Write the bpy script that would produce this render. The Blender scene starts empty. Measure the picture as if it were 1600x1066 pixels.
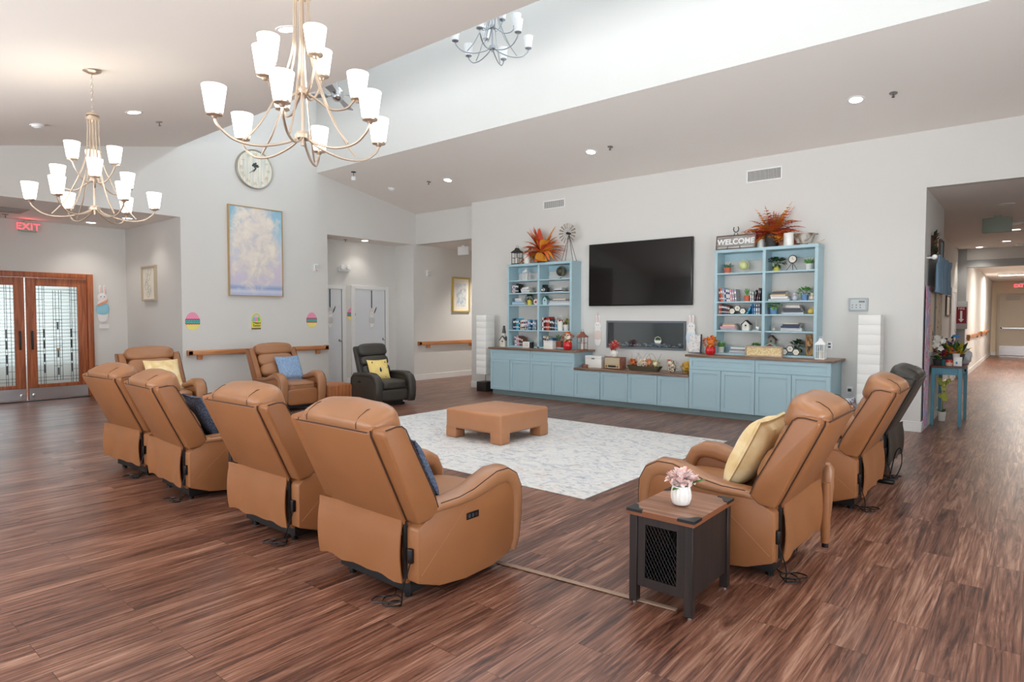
import bpy, bmesh, math, random
from mathutils import Vector, Matrix, noise as mnoise
PI = math.pi
sc = bpy.context.scene
C = sc.collection

# ---------------------------------------------------------------- camera
EYE = 1.55
FPX, YAW, PITCH, ROLL = 976.8, math.radians(39.77), math.radians(2.217), math.radians(0.0954)
_f = Vector((-math.sin(YAW) * math.cos(PITCH), math.cos(YAW) * math.cos(PITCH), -math.sin(PITCH)))
_r0 = Vector((math.cos(YAW), math.sin(YAW), 0)); _u0 = _r0.cross(_f)
_r = _r0 * math.cos(ROLL) + _u0 * math.sin(ROLL); _u = _u0 * math.cos(ROLL) - _r0 * math.sin(ROLL)
cam = bpy.data.objects.new('camera', bpy.data.cameras.new('camera'))
cam.matrix_world = Matrix(((_r.x, _u.x, -_f.x, 0), (_r.y, _u.y, -_f.y, 0), (_r.z, _u.z, -_f.z, EYE), (0, 0, 0, 1)))
cam.data.sensor_width = 36; cam.data.lens = 36 * FPX / 1600; cam.data.clip_end = 200; cam.data.clip_start = .05
C.objects.link(cam); sc.camera = cam

def at(px, py, Y):
    "measured point of the photograph on the plane y = Y"
    d = _f + _r * ((px - 800) / FPX) - _u * ((py - 533) / FPX)
    t = Y / d.y
    return Vector((d.x * t, Y, d.z * t + EYE))
def atx(px, py, X):
    d = _f + _r * ((px - 800) / FPX) - _u * ((py - 533) / FPX)
    t = X / d.x
    return Vector((X, d.y * t, d.z * t + EYE))

# ---------------------------------------------------------------- world, exposure, daylight
w = bpy.data.worlds.new('world'); sc.world = w; w.use_nodes = True
nt = w.node_tree
sky = nt.nodes.new('ShaderNodeTexSky'); sky.sky_type = 'HOSEK_WILKIE'; sky.turbidity = 4; sky.sun_direction = (.3, -.5, .8)
nt.links.new(sky.outputs[0], nt.nodes['Background'].inputs[0]); nt.nodes['Background'].inputs[1].default_value = 3.0
sc.view_settings.view_transform = 'Standard'; sc.view_settings.look = 'None'
sc.view_settings.exposure = 0.05; sc.view_settings.gamma = 1; sc.view_settings.use_curve_mapping = False

def area(name, loc, target, sx, sy, power, col, spread=180):
    l = bpy.data.lights.new(name, 'AREA'); l.shape = 'RECTANGLE'; l.size = sx; l.size_y = sy
    l.energy = power; l.color = col; l.spread = math.radians(spread)
    o = bpy.data.objects.new(name, l); o.location = loc
    o.rotation_euler = (Vector(target) - Vector(loc)).to_track_quat('-Z', 'Y').to_euler(); C.objects.link(o); return o
DAY = (.80, .91, 1.0)
# daylight entering through the clerestory windows of the light well (both long sides)
area('daylight_clerestory_south', (-3.7, 4.64, 6.80), (-3.7, 7.4, 5.2), 13.0, .70, 55, DAY)
area('daylight_clerestory_north', (-3.7, 7.50, 6.80), (-3.7, 4.7, 5.2), 13.0, .70, 320, DAY)
# daylight through the windows behind the camera
# (the upward lamp is an added fill that brightens the ceiling)
area('ceiling_fill_south', (-4.0, -2.58, 1.65), (-4.0, 6, 6.6), 11.0, 1.7, 175, (.90, .95, 1.0), 80)
area('daylight_south_windows_low', (-4.0, -2.58, 1.65), (-4.0, 6, 1.0), 11.0, 1.7, 275, (.90, .95, 1.0))
area('ceiling_fill_east', (3.98, 3.0, 1.7), (-6, 5, 4.5), 6.0, 1.7, 150, (.90, .95, 1.0), 110)  # added fill from the unseen east side, tilted up at the ceiling
# daylight at the entrance vestibule behind the glazed doors
area('daylight_vestibule', (-16.1, 2.6, 1.7), (-11, 2.6, 1.4), 3.4, 2.2, 110, (.88, .95, 1.0))

# ---------------------------------------------------------------- materials
MATS = {}
def lin(c):
    return tuple((v / 12.92 if v <= .04045 else ((v + .055) / 1.055) ** 2.4) for v in [x / 255 for x in c])
def mat(name, col, rough=.5, metal=0, noise=0, nscale=30, bump=0, bscale=200, emit=0, coat=0, trans=0, ecol=None, srgb=True, spec=None, stretch=None):
    if name in MATS: return MATS[name]
    m = bpy.data.materials.new(name); m.use_nodes = True; t = m.node_tree; b = t.nodes['Principled BSDF']
    c = lin(col) if srgb else col
    b.inputs['Base Color'].default_value = (*c, 1); b.inputs['Roughness'].default_value = rough
    b.inputs['Metallic'].default_value = metal; b.inputs['Coat Weight'].default_value = coat
    b.inputs['Transmission Weight'].default_value = trans
    if spec is not None: b.inputs['Specular IOR Level'].default_value = spec
    if emit:
        b.inputs['Emission Color'].default_value = (*(lin(ecol) if ecol else c), 1); b.inputs['Emission Strength'].default_value = emit
    tc = t.nodes.new('ShaderNodeTexCoord'); src = tc.outputs['Object']
    if stretch:
        mp = t.nodes.new('ShaderNodeMapping'); mp.inputs['Scale'].default_value = stretch; t.links.new(src, mp.inputs[0]); src = mp.outputs[0]
    n = t.nodes.new('ShaderNodeTexNoise'); n.inputs['Scale'].default_value = nscale; n.inputs['Detail'].default_value = 4
    t.links.new(src, n.inputs['Vector'])
    mx = t.nodes.new('ShaderNodeMix'); mx.data_type = 'RGBA'
    k = noise if noise else .03
    mx.inputs[6].default_value = (*[v * (1 - k) for v in c], 1); mx.inputs[7].default_value = (*[min(1, v * (1 + k)) for v in c], 1)
    t.links.new(n.outputs[0], mx.inputs[0]); t.links.new(mx.outputs[2], b.inputs['Base Color'])
    if bump:
        n2 = t.nodes.new('ShaderNodeTexNoise'); n2.inputs['Scale'].default_value = bscale; n2.inputs['Detail'].default_value = 3
        t.links.new(src, n2.inputs['Vector'])
        bp = t.nodes.new('ShaderNodeBump'); bp.inputs['Strength'].default_value = bump; bp.inputs['Distance'].default_value = .004
        t.links.new(n2.outputs[0], bp.inputs['Height']); t.links.new(bp.outputs[0], b.inputs['Normal'])
    MATS[name] = m; return m
def ramp(t, stops):
    r = t.nodes.new('ShaderNodeValToRGB'); e = r.color_ramp.elements
    while len(e) < len(stops): e.new(.5)
    for i, (p, c) in enumerate(stops): e[i].position = p; e[i].color = (*lin(c), 1)
    return r

def floor_material():
    m = bpy.data.materials.new('plank_floor'); m.use_nodes = True; t = m.node_tree; b = t.nodes['Principled BSDF']
    tc = t.nodes.new('ShaderNodeTexCoord'); sp = t.nodes.new('ShaderNodeSeparateXYZ'); t.links.new(tc.outputs['Object'], sp.inputs[0])
    cb = t.nodes.new('ShaderNodeCombineXYZ'); t.links.new(sp.outputs[1], cb.inputs[0]); t.links.new(sp.outputs[0], cb.inputs[1])
    br = t.nodes.new('ShaderNodeTexBrick'); t.links.new(cb.outputs[0], br.inputs['Vector'])
    br.offset = .37; br.inputs['Scale'].default_value = 1; br.inputs['Brick Width'].default_value = 1.22; br.inputs['Row Height'].default_value = .18
    br.inputs['Mortar Size'].default_value = .0012; br.inputs['Mortar Smooth'].default_value = .3; br.inputs['Bias'].default_value = 0
    br.inputs['Color1'].default_value = (0, 0, 0, 1); br.inputs['Color2'].default_value = (1, 1, 1, 1); br.inputs['Mortar'].default_value = (.5, .5, .5, 1)
    ml = t.nodes.new('ShaderNodeMath'); ml.operation = 'MULTIPLY'; ml.inputs[1].default_value = 31; t.links.new(br.outputs['Color'], ml.inputs[0])
    def grain(sy, sx, detail, dist, rough=.6):
        m1 = t.nodes.new('ShaderNodeMath'); m1.operation = 'MULTIPLY'; m1.inputs[1].default_value = sy; t.links.new(sp.outputs[1], m1.inputs[0])
        m2 = t.nodes.new('ShaderNodeMath'); m2.operation = 'MULTIPLY'; m2.inputs[1].default_value = sx; t.links.new(sp.outputs[0], m2.inputs[0])
        c2 = t.nodes.new('ShaderNodeCombineXYZ'); t.links.new(m1.outputs[0], c2.inputs[0]); t.links.new(m2.outputs[0], c2.inputs[1]); t.links.new(ml.outputs[0], c2.inputs[2])
        n = t.nodes.new('ShaderNodeTexNoise'); n.inputs['Scale'].default_value = 1; n.inputs['Detail'].default_value = detail
        n.inputs['Roughness'].default_value = rough; n.inputs['Distortion'].default_value = dist; t.links.new(c2.outputs[0], n.inputs['Vector']); return n
    g1 = grain(.8, 14, 6, 3.2, .65); g2 = grain(2.4, 85, 3, .4); g3 = grain(.55, 4.0, 2, 1.2)
    a = t.nodes.new('ShaderNodeMath'); a.operation = 'MULTIPLY_ADD'; a.inputs[1].default_value = .55; t.links.new(g1.outputs[0], a.inputs[0])
    a2 = t.nodes.new('ShaderNodeMath'); a2.operation = 'MULTIPLY'; a2.inputs[1].default_value = .25; t.links.new(g2.outputs[0], a2.inputs[0]); t.links.new(a2.outputs[0], a.inputs[2])
    a3 = t.nodes.new('ShaderNodeMath'); a3.operation = 'MULTIPLY_ADD'; a3.inputs[1].default_value = .25; t.links.new(g3.outputs[0], a3.inputs[0]); t.links.new(a.outputs[0], a3.inputs[2])
    rp = ramp(t, [(.36, (42, 25, 20)), (.46, (94, 59, 46)), (.55, (138, 96, 78)), (.66, (186, 147, 126))])
    t.links.new(a3.outputs[0], rp.inputs[0])
    hv = t.nodes.new('ShaderNodeMix'); hv.data_type = 'RGBA'; hv.blend_type = 'MULTIPLY'; hv.inputs[0].default_value = .9
    rb = ramp(t, [(0, (215, 205, 200)), (1, (255, 250, 245))]); t.links.new(br.outputs['Color'], rb.inputs[0])
    t.links.new(rp.outputs[0], hv.inputs[6]); t.links.new(rb.outputs[0], hv.inputs[7])
    mo = t.nodes.new('ShaderNodeMix'); mo.data_type = 'RGBA'; t.links.new(br.outputs['Fac'], mo.inputs[0]); t.links.new(hv.outputs[2], mo.inputs[6]); mo.inputs[7].default_value = (.03, .015, .01, 1)
    t.links.new(mo.outputs[2], b.inputs['Base Color'])
    rr = t.nodes.new('ShaderNodeMath'); rr.operation = 'MULTIPLY_ADD'; rr.inputs[1].default_value = -.12; rr.inputs[2].default_value = .40
    t.links.new(a3.outputs[0], rr.inputs[0]); t.links.new(rr.outputs[0], b.inputs['Roughness'])
    b.inputs['Specular IOR Level'].default_value = .6
    bp = t.nodes.new('ShaderNodeBump'); bp.inputs['Strength'].default_value = .12; bp.inputs['Distance'].default_value = .002
    t.links.new(g1.outputs[0], bp.inputs['Height']); t.links.new(bp.outputs[0], b.inputs['Normal'])
    return m
def wood(name, dark, light, axis='X', rough=.4, sc_=1.0):
    if name in MATS: return MATS[name]
    m = bpy.data.materials.new(name); m.use_nodes = True; t = m.node_tree; b = t.nodes['Principled BSDF']
    tc = t.nodes.new('ShaderNodeTexCoord'); mp = t.nodes.new('ShaderNodeMapping')
    s = {'X': (1.5, 22, 22), 'Y': (22, 1.5, 22), 'Z': (22, 22, 1.5)}[axis]; mp.inputs['Scale'].default_value = tuple(v * sc_ for v in s)
    n = t.nodes.new('ShaderNodeTexNoise'); n.inputs['Scale'].default_value = 1; n.inputs['Detail'].default_value = 5; n.inputs['Distortion'].default_value = 1.2
    t.links.new(tc.outputs['Object'], mp.inputs[0]); t.links.new(mp.outputs[0], n.inputs['Vector'])
    r = ramp(t, [(.35, dark), (.68, light)]); t.links.new(n.outputs[0], r.inputs[0]); t.links.new(r.outputs[0], b.inputs['Base Color'])
    b.inputs['Roughness'].default_value = rough; MATS[name] = m; return m
def mottled(name, stops, scale=6, rough=.8, detail=6, dist=.5, stretch=(1, 1, 1), bump=0, kind='noise'):
    if name in MATS: return MATS[name]
    m = bpy.data.materials.new(name); m.use_nodes = True; t = m.node_tree; b = t.nodes['Principled BSDF']
    tc = t.nodes.new('ShaderNodeTexCoord'); mp = t.nodes.new('ShaderNodeMapping'); mp.inputs['Scale'].default_value = stretch
    n = t.nodes.new('ShaderNodeTexNoise'); n.inputs['Scale'].default_value = scale; n.inputs['Detail'].default_value = detail; n.inputs['Distortion'].default_value = dist
    t.links.new(tc.outputs['Object'], mp.inputs[0]); t.links.new(mp.outputs[0], n.inputs['Vector'])
    r = ramp(t, stops); t.links.new(n.outputs[0], r.inputs[0]); t.links.new(r.outputs[0], b.inputs['Base Color'])
    b.inputs['Roughness'].default_value = rough
    if bump:
        bp = t.nodes.new('ShaderNodeBump'); bp.inputs['Strength'].default_value = bump; bp.inputs['Distance'].default_value = .01
        t.links.new(n.outputs[0], bp.inputs['Height']); t.links.new(bp.outputs[0], b.inputs['Normal'])
    MATS[name] = m; return m
def glass(name, tint=(230, 240, 240), clear=.75, rough=.05):
    if name in MATS: return MATS[name]
    m = bpy.data.materials.new(name); m.use_nodes = True; t = m.node_tree; t.nodes.remove(t.nodes['Principled BSDF'])
    a = t.nodes.new('ShaderNodeBsdfTransparent'); a.inputs[0].default_value = (*lin(tint), 1)
    g = t.nodes.new('ShaderNodeBsdfGlossy'); g.inputs['Roughness'].default_value = rough
    fr = t.nodes.new('ShaderNodeFresnel'); fr.inputs[0].default_value = 1.45
    ad = t.nodes.new('ShaderNodeMath'); ad.operation = 'ADD'; ad.inputs[1].default_value = (1 - clear) * .4; t.links.new(fr.outputs[0], ad.inputs[0])
    mx = t.nodes.new('ShaderNodeMixShader'); t.links.new(ad.outputs[0], mx.inputs[0]); t.links.new(a.outputs[0], mx.inputs[1]); t.links.new(g.outputs[0], mx.inputs[2])
    t.links.new(mx.outputs[0], t.nodes['Material Output'].inputs[0]); MATS[name] = m; return m

WALL = mat('wall_paint', (218, 216, 211), .85, noise=.015, nscale=2, bump=.05, bscale=90)
CEIL = mat('ceiling_paint', (240, 234, 227), .9, noise=.01, nscale=2, bump=.05, bscale=60)
TRIM = mat('white_trim', (232, 232, 230), .45)
LEATHER = mat('tan_leather', (154, 101, 62), .40, noise=.10, nscale=5, bump=.25, bscale=260, spec=.45)
LEATHER_LIT = mat('tan_leather_lit', (162, 113, 77), .33, noise=.10, nscale=7, bump=.22, bscale=260, spec=.5)  # lighter copy of the tan leather, lit tops put into its colour
BLKLEATHER = mat('charcoal_leather', (58, 54, 48), .42, noise=.12, nscale=6, bump=.3, bscale=220)
SEAM = mat('dark_seam', (62, 38, 24), .6)
BLACK = mat('black_metal', (18, 18, 19), .45)
BLKPL = mat('black_plastic', (14, 14, 15), .3)
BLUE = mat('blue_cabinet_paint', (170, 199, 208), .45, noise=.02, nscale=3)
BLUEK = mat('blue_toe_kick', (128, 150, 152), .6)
NICKEL = mat('brushed_nickel', (212, 196, 178), .32, metal=.9)
STEEL = mat('stainless_steel', (200, 200, 202), .25, metal=1)
SHADE = mat('lit_opal_shade', (255, 250, 240), .5, emit=3.0, ecol=(255, 247, 238))
DEADSHADE = mat('unlit_opal_shade', (245, 246, 246), .3)
LED = mat('lit_lamp_disc', (255, 255, 255), .5, emit=14, ecol=(255, 248, 238))
WHITE = mat('white_plastic', (238, 238, 236), .4)
CERAMIC = mat('white_ceramic', (236, 233, 226), .35, coat=.2)
COUNTER = wood('walnut_worktop', (100, 74, 58), (158, 126, 104), 'X', .35)
FLOOR = floor_material()

# ---------------------------------------------------------------- mesh helpers
class MB:
    def __init__(s): s.bm = bmesh.new(); s.mats = []
    def _mi(s, m):
        if m not in s.mats: s.mats.append(m)
        return s.mats.index(m)
    def take(s, b, m, M=None):
        if M is not None: bmesh.ops.transform(b, matrix=M, verts=b.verts)
        mi = s._mi(m)
        bmesh.ops.recalc_face_normals(b, faces=b.faces)
        for f in b.faces: f.material_index = mi
        me = bpy.data.meshes.new('t'); b.to_mesh(me); b.free(); s.bm.from_mesh(me); bpy.data.meshes.remove(me); return s
    def box(s, m, x0, x1, y0, y1, z0, z1, bev=0, seg=2, M=None):
        b = bmesh.new(); bmesh.ops.create_cube(b, size=1)
        for v in b.verts: v.co = Vector(((x0 + x1) / 2 + v.co.x * (x1 - x0), (y0 + y1) / 2 + v.co.y * (y1 - y0), (z0 + z1) / 2 + v.co.z * (z1 - z0)))
        if bev: bmesh.ops.bevel(b, geom=b.edges[:], offset=bev, segments=seg, affect='EDGES', profile=.5)
        return s.take(b, m, M)
    def prism(s, m, pts, axis, a0, a1, bev=0, seg=2, M=None):
        "pts in the two other axes (x: y,z / y: x,z / z: x,y)"
        b = bmesh.new()
        def P(a, p):
            return {'x': (a, p[0], p[1]), 'y': (p[0], a, p[1]), 'z': (p[0], p[1], a)}[axis]
        A = [b.verts.new(P(a0, p)) for p in pts]; B = [b.verts.new(P(a1, p)) for p in pts]; n = len(pts)
        b.faces.new(A); b.faces.new(B[::-1])
        for i in range(n): b.faces.new((A[i], B[i], B[(i + 1) % n], A[(i + 1) % n]))
        bmesh.ops.recalc_face_normals(b, faces=b.faces)
        if bev: bmesh.ops.bevel(b, geom=[e for e in b.edges if e.calc_face_angle(0) > .3], offset=bev, segments=seg, affect='EDGES', profile=.5)
        return s.take(b, m, M)
    def loft(s, m, rings, closed=False, cap=True, M=None):
        b = bmesh.new(); R = [[b.verts.new(p) for p in r] for r in rings]; n = len(R[0]); k = len(R)
        for i in range(k if closed else k - 1):
            a, c = R[i], R[(i + 1) % k]
            for j in range(n): b.faces.new((a[j], a[(j + 1) % n], c[(j + 1) % n], c[j]))
        if cap and not closed:
            b.faces.new(R[0][::-1]); b.faces.new(R[-1])
        return s.take(b, m, M)
    def tube(s, m, pts, r, n=6, closed=False, M=None):
        pts = [Vector(p) for p in pts]; k = len(pts); rings = []; up = None
        for i, p in enumerate(pts):
            a = pts[(i - 1) % k] if (closed or i) else p; c = pts[(i + 1) % k] if (closed or i < k - 1) else p
            d = (c - a).normalized()
            if up is None: up = Vector((0, 0, 1)) if abs(d.z) < .9 else Vector((1, 0, 0))
            up = (up - d * up.dot(d));
            if up.length < 1e-4: up = Vector((1, 0, 0)) - d * d.x
            up.normalize(); sd = d.cross(up); rr = r[i] if isinstance(r, (list, tuple)) else r
            rings.append([p + (up * math.cos(2 * PI * j / n) + sd * math.sin(2 * PI * j / n)) * rr for j in range(n)])
        return s.loft(m, rings, closed, M=M)
    def strap(s, m, path, w, th, k=3.0, n=16, x=0, M=None):
        "rounded pad swept along a (y,z) path; widths w and thicknesses th may be lists"
        rings = []; P = [Vector((0, a, b)) for a, b in path]
        for i, p in enumerate(P):
            d = (P[min(i + 1, len(P) - 1)] - P[max(i - 1, 0)]).normalized(); nn = Vector((0, -d.z, d.y))
            ww = w[i] if isinstance(w, (list, tuple)) else w; tt = th[i] if isinstance(th, (list, tuple)) else th
            ring = []
            for j in range(n):
                a = 2 * PI * j / n; c_, s_ = math.cos(a), math.sin(a)
                q = (abs(c_) ** k + abs(s_) ** k) ** (-1 / k)
                ring.append(p + Vector((x + c_ * q * ww / 2, 0, 0)) + nn * (s_ * q * tt / 2))
            rings.append(ring)
        return s.loft(m, rings, M=M)
    def lathe(s, m, prof, c=(0, 0, 0), n=20, M=None, flute=0, nf=0):
        b = bmesh.new(); R = []
        for r, z in prof:
            if r < 1e-5: R.append([b.verts.new((c[0], c[1], c[2] + z))] * n)
            else: R.append([b.verts.new((c[0] + (r * (1 + (flute * math.cos(nf * 2 * PI * j / n) if nf else 0))) * math.cos(2 * PI * j / n), c[1] + (r * (1 + (flute * math.cos(nf * 2 * PI * j / n) if nf else 0))) * math.sin(2 * PI * j / n), c[2] + z)) for j in range(n)])
        for a, d in zip(R, R[1:]):
            for j in range(n):
                q = []
                for v in (a[j], a[(j + 1) % n], d[(j + 1) % n], d[j]):
                    if v not in q: q.append(v)
                if len(q) > 2: b.faces.new(q)
        for ring in (R[0], R[-1]):
            if len(set(ring)) == n and prof[0 if ring is R[0] else -1][0] > 1e-5 and not getattr(s, 'open', False): b.faces.new(ring)
        return s.take(b, m, M)
    def puff(s, m, c, h, k=4.0, n=8, M=None, wr=0, seed=0, fn=None):
        b = bmesh.new(); bmesh.ops.create_cube(b, size=2); bmesh.ops.subdivide_edges(b, edges=b.edges[:], cuts=n - 1, use_grid_fill=True)
        for v in b.verts:
            p = v.co.copy(); q = (abs(p.x) ** k + abs(p.y) ** k + abs(p.z) ** k) ** (1 / k); p = p / q
            if fn: p = fn(p)
            p = Vector((p.x * h[0], p.y * h[1], p.z * h[2]))
            if wr: p = p + p.normalized() * (wr * .012 * mnoise.noise(p * 7 + Vector((seed, 0, 0))) + wr * .006 * mnoise.noise(p * 19 + Vector((seed, 3, 0))))
            v.co = p + Vector(c)
        return s.take(b, m, M)
    def leaf(s, m, base, d, L, W, droop=.3, up=Vector((0, 0, 1)), k=4, fold=.15):
        b = bmesh.new(); d = Vector(d).normalized(); sd = d.cross(up)
        if sd.length < .05: sd = Vector((1, 0, 0))
        sd.normalize(); nn = sd.cross(d); rows = []
        for i in range(k + 1):
            t = i / k; p = Vector(base) + d * (L * t) - Vector((0, 0, 1)) * (droop * L * t * t)
            ww = W * math.sin(PI * min(1, (t * .92 + .08))) ** .8 * .5 if i < k else .001
            rows.append((b.verts.new(p - sd * ww + nn * ww * fold), b.verts.new(p), b.verts.new(p + sd * ww + nn * ww * fold)))
        for a, c in zip(rows, rows[1:]):
            b.faces.new((a[0], a[1], c[1], c[0])); b.faces.new((a[1], a[2], c[2], c[1]))
        mi = s._mi(m)
        for f in b.faces: f.material_index = mi
        me = bpy.data.meshes.new('t'); b.to_mesh(me); b.free(); s.bm.from_mesh(me); bpy.data.meshes.remove(me); return s
    def build(s, name, parent=None, sharp=38, loc=None):
        me = bpy.data.meshes.new(name); s.bm.to_mesh(me); s.bm.free()
        for m in s.mats: me.materials.append(m)
        me.shade_smooth(); me.set_sharp_from_angle(angle=math.radians(sharp))
        o = bpy.data.objects.new(name, me); C.objects.link(o)
        if parent is not None: o.parent = parent
        if loc is not None: o.location = loc
        return o

def tag(o, label, cat, group=None):
    o['label'] = label; o['category'] = cat
    if group: o['group'] = group
    return o
def thing(name, label, cat, loc=(0, 0, 0), rz=0, group=None):
    o = bpy.data.objects.new(name, None); C.objects.link(o); o.empty_display_size = .1
    o.location = loc; o.rotation_euler = (0, 0, rz); return tag(o, label, cat, group)
def struct(name, mb, parent=None):
    o = mb.build(name, parent)
    if parent is None: o['kind'] = 'structure'
    return o
def dup(root, loc, rz, label, group=None):
    r = root.copy(); C.objects.link(r); r.location = loc; r.rotation_euler = (0, 0, rz); r['label'] = label
    if group: r['group'] = group
    for ch in list(root.children):
        c = ch.copy(); C.objects.link(c); c.parent = r
        for g in ch.children:
            d = g.copy(); C.objects.link(d); d.parent = c
    return r
def text_mb(mb, m, txt, size, M, depth=.002, spacing=1.0, font_bold=.0):
    cu = bpy.data.curves.new('t', 'FONT'); cu.body = txt; cu.size = size; cu.extrude = depth; cu.align_x = 'CENTER'; cu.align_y = 'CENTER'
    cu.space_character = spacing; cu.offset = font_bold
    o = bpy.data.objects.new('t', cu); C.objects.link(o)
    dg = bpy.context.evaluated_depsgraph_get(); me = bpy.data.meshes.new_from_object(o.evaluated_get(dg))
    b = bmesh.new(); b.from_mesh(me); mb.take(b, m, M)
    bpy.data.objects.remove(o); bpy.data.curves.remove(cu); bpy.data.meshes.remove(me); return mb
def face_neg_y(x, y, z): return Matrix.Translation((x, y, z)) @ Matrix.Rotation(PI / 2, 4, 'X')
def face_pos_x(x, y, z): return Matrix.Translation((x, y, z)) @ Matrix.Rotation(PI / 2, 4, 'Z') @ Matrix.Rotation(PI / 2, 4, 'X')
# ================================================================ the setting
XW, YN, XE, YS = -11.44, 9.98, 4.0, -2.6        # gable wall, television wall, east wall, south wall
Y1, Y2 = 4.70, 7.44                              # the light well
HC = 3.28                                        # height of the low ceilings
def zl(y): return 4.48 - .2 * (Y1 - y)
def zr(y): return 4.03 + .19 * (YN - y)
WT = 7.5
struct('floor', MB().box(FLOOR, -16.2, XE + .1, YS - .1, 34, -.1, 0))
# sloping ceilings
c = MB().prism(CEIL, [(YS, zl(YS)), (Y1 - .004, zl(Y1)), (Y1 - .004, zl(Y1) + .12), (YS, zl(YS) + .12)], 'x', XW, XE)
struct('ceiling', c)
struct('ceiling', MB().prism(CEIL, [(Y2 + .004, zr(Y2)), (10.2, zr(10.2)), (10.2, zr(10.2) + .12), (Y2 + .004, zr(Y2) + .12)], 'x', XW, XE))
# light well: long walls with clerestory windows, short walls, lid
WELLX0, WELLX1 = XW, XE
def well_wall(y0, y1, zbase):
    m = MB(); m.box(WALL, WELLX0, WELLX1, y0, y1, zbase, 6.35); m.box(WALL, WELLX0, WELLX1, y0, y1, 7.25, WT)
    for i in range(8):
        x = WELLX0 + .35 + i * 2.0; m.box(WALL, x - .35 if i == 0 else x - .12, x + .12, y0, y1, 6.35, 7.25)
    m.box(WALL, WELLX0 + .35 + 7 * 2.0 + .12, WELLX1, y0, y1, 6.35, 7.25); return m
struct('wall_well_south', well_wall(Y1 - .12, Y1, zl(Y1)))
struct('wall_well_north', well_wall(Y2, Y2 + .12, zr(Y2)))
struct('ceiling', MB().box(CEIL, WELLX0, WELLX1, Y1 - .12, Y2 + .12, WT, WT + .1))
# west gable wall, with the openings to the foyer and the alcove
g = MB()
g.prism(WALL, [(YS, 0), (.5, 0), (.5, zl(.5)), (YS, zl(YS))], 'x', XW - .12, XW)
g.prism(WALL, [(.5, HC), (4.72, HC), (4.72, WT), (Y1, WT), (Y1, zl(Y1)), (.5, zl(.5))], 'x', XW - .12, XW)
g.box(WALL, XW - .12, XW, 4.72, 7.67, 0, WT)
g.prism(WALL, [(7.67, HC), (10.13, HC), (10.13, zr(10.13)), (7.67, zr(7.67))], 'x', XW - .12, XW)
struct('wall_west', g)
# north (television) wall with its end return, header over the corridor, header over the hall opening
n = MB()
n.box(WALL, -9.456, -1.13, YN, YN + .15, 0, 4.1)
n.box(WALL, -1.13, XE, YN, YN + .15, HC, 4.1)
n.box(WALL, 2.3, XE, YN, YN + .15, 0, HC)
n.box(WALL, XW, -9.456, 10.13, 10.28, HC, 4.1)
struct('wall_north', n)
struct('wall_east', MB().box(WALL, XE, XE + .12, YS, .2, 0, 4.6).box(WALL, XE, XE + .12, 5.8, YN, 0, 4.7).box(WALL, XE, XE + .12, .2, 5.8, 0, .7)
       .box(WALL, XE, XE + .12, .2, 5.8, 2.6, 4.7).box(WALL, XE, XE + .12, Y1 - .1, Y2 + .1, 4.5, WT))
sw = MB(); sw.box(WALL, XW, XE, YS - .12, YS, 0, .75); sw.box(WALL, XW, XE, YS - .12, YS, 2.55, 3.3)
for a, b in ((XW, -9.6), (1.6, XE)): sw.box(WALL, a, b, YS - .12, YS, .75, 2.55)
for i in range(5): x = -9.6 + (i + 1) * 1.867; sw.box(WALL, x - .1, x + .1, YS - .12, YS, .75, 2.55)
struct('wall_south', sw)
# foyer
f = MB(); f.box(WALL, -14.12, -14, -.1, 1.7, 0, HC); f.box(WALL, -14.12, -14, 1.7, 4.12, 2.35, HC); f.box(WALL, -14.12, -14, 4.12, 4.84, 0, HC)
struct('wall_foyer_west', f)
struct('wall_foyer_north', MB().box(WALL, -14, XW - .12, 4.72, 4.84, 0, HC))
struct('wall_foyer_south', MB().box(WALL, -14, XW - .12, .38, .5, 0, HC))
struct('ceiling', MB().box(CEIL, -16.2, XW - .12, .3, 4.84, HC, HC + .1).box(CEIL, XW - .121, XW - .002, .5, 4.72, HC - .004, HC))
# vestibule beyond the glazed doors, a big window with blinds at its far side
v = MB(); v.box(WALL, -16.2, -14.12, 4.6, 4.72, 0, HC); v.box(WALL, -16.2, -14.12, .4, .52, 0, HC); v.box(WALL, -16.2, -16.1, .5, 4.6, 0, .5); v.box(WALL, -16.2, -16.1, .5, 4.6, 2.7, HC)
struct('wall_vestibule', v)
bl = MB(); R_ = math.radians
for i in range(30):
    z = .56 + i * .072
    bl.box(WHITE, -.042, .042, .7, 4.5, -.003, .003, M=Matrix.Translation((-15.7, 0, z)) @ Matrix.Rotation(R_(50), 4, 'Y'))
struct('window_1', bl)
# alcove
struct('wall_alcove_west', MB().box(WALL, -12.22, -12.1, 7.5, 10.2, 0, HC))
struct('wall_alcove_north', MB().box(WALL, -12.1, XW - .12, 10.05, 10.2, 0, HC).box(WALL, XW - .12, XW, 10.05, 16, 0, HC))
struct('wall_alcove_south', MB().box(WALL, -12.1, XW - .12, 7.55, 7.67, 0, HC))
struct('ceiling', MB().box(CEIL, -12.1, XW - .12, 7.6, 10.1, HC, HC + .1).box(CEIL, XW - .121, XW - .002, 7.67, 10.05, HC - .004, HC))
# corridor beyond the gable wall
struct('wall_corridor_east', MB().box(WALL, -9.456, -9.3, 10.13, 16, 0, HC))
struct('wall_corridor_north', MB().box(WALL, XW, -9.3, 16, 16.1, 0, HC))
struct('ceiling', MB().box(CEIL, XW - .1, -9.3, 10.28, 16.1, HC, HC + .1))
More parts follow.
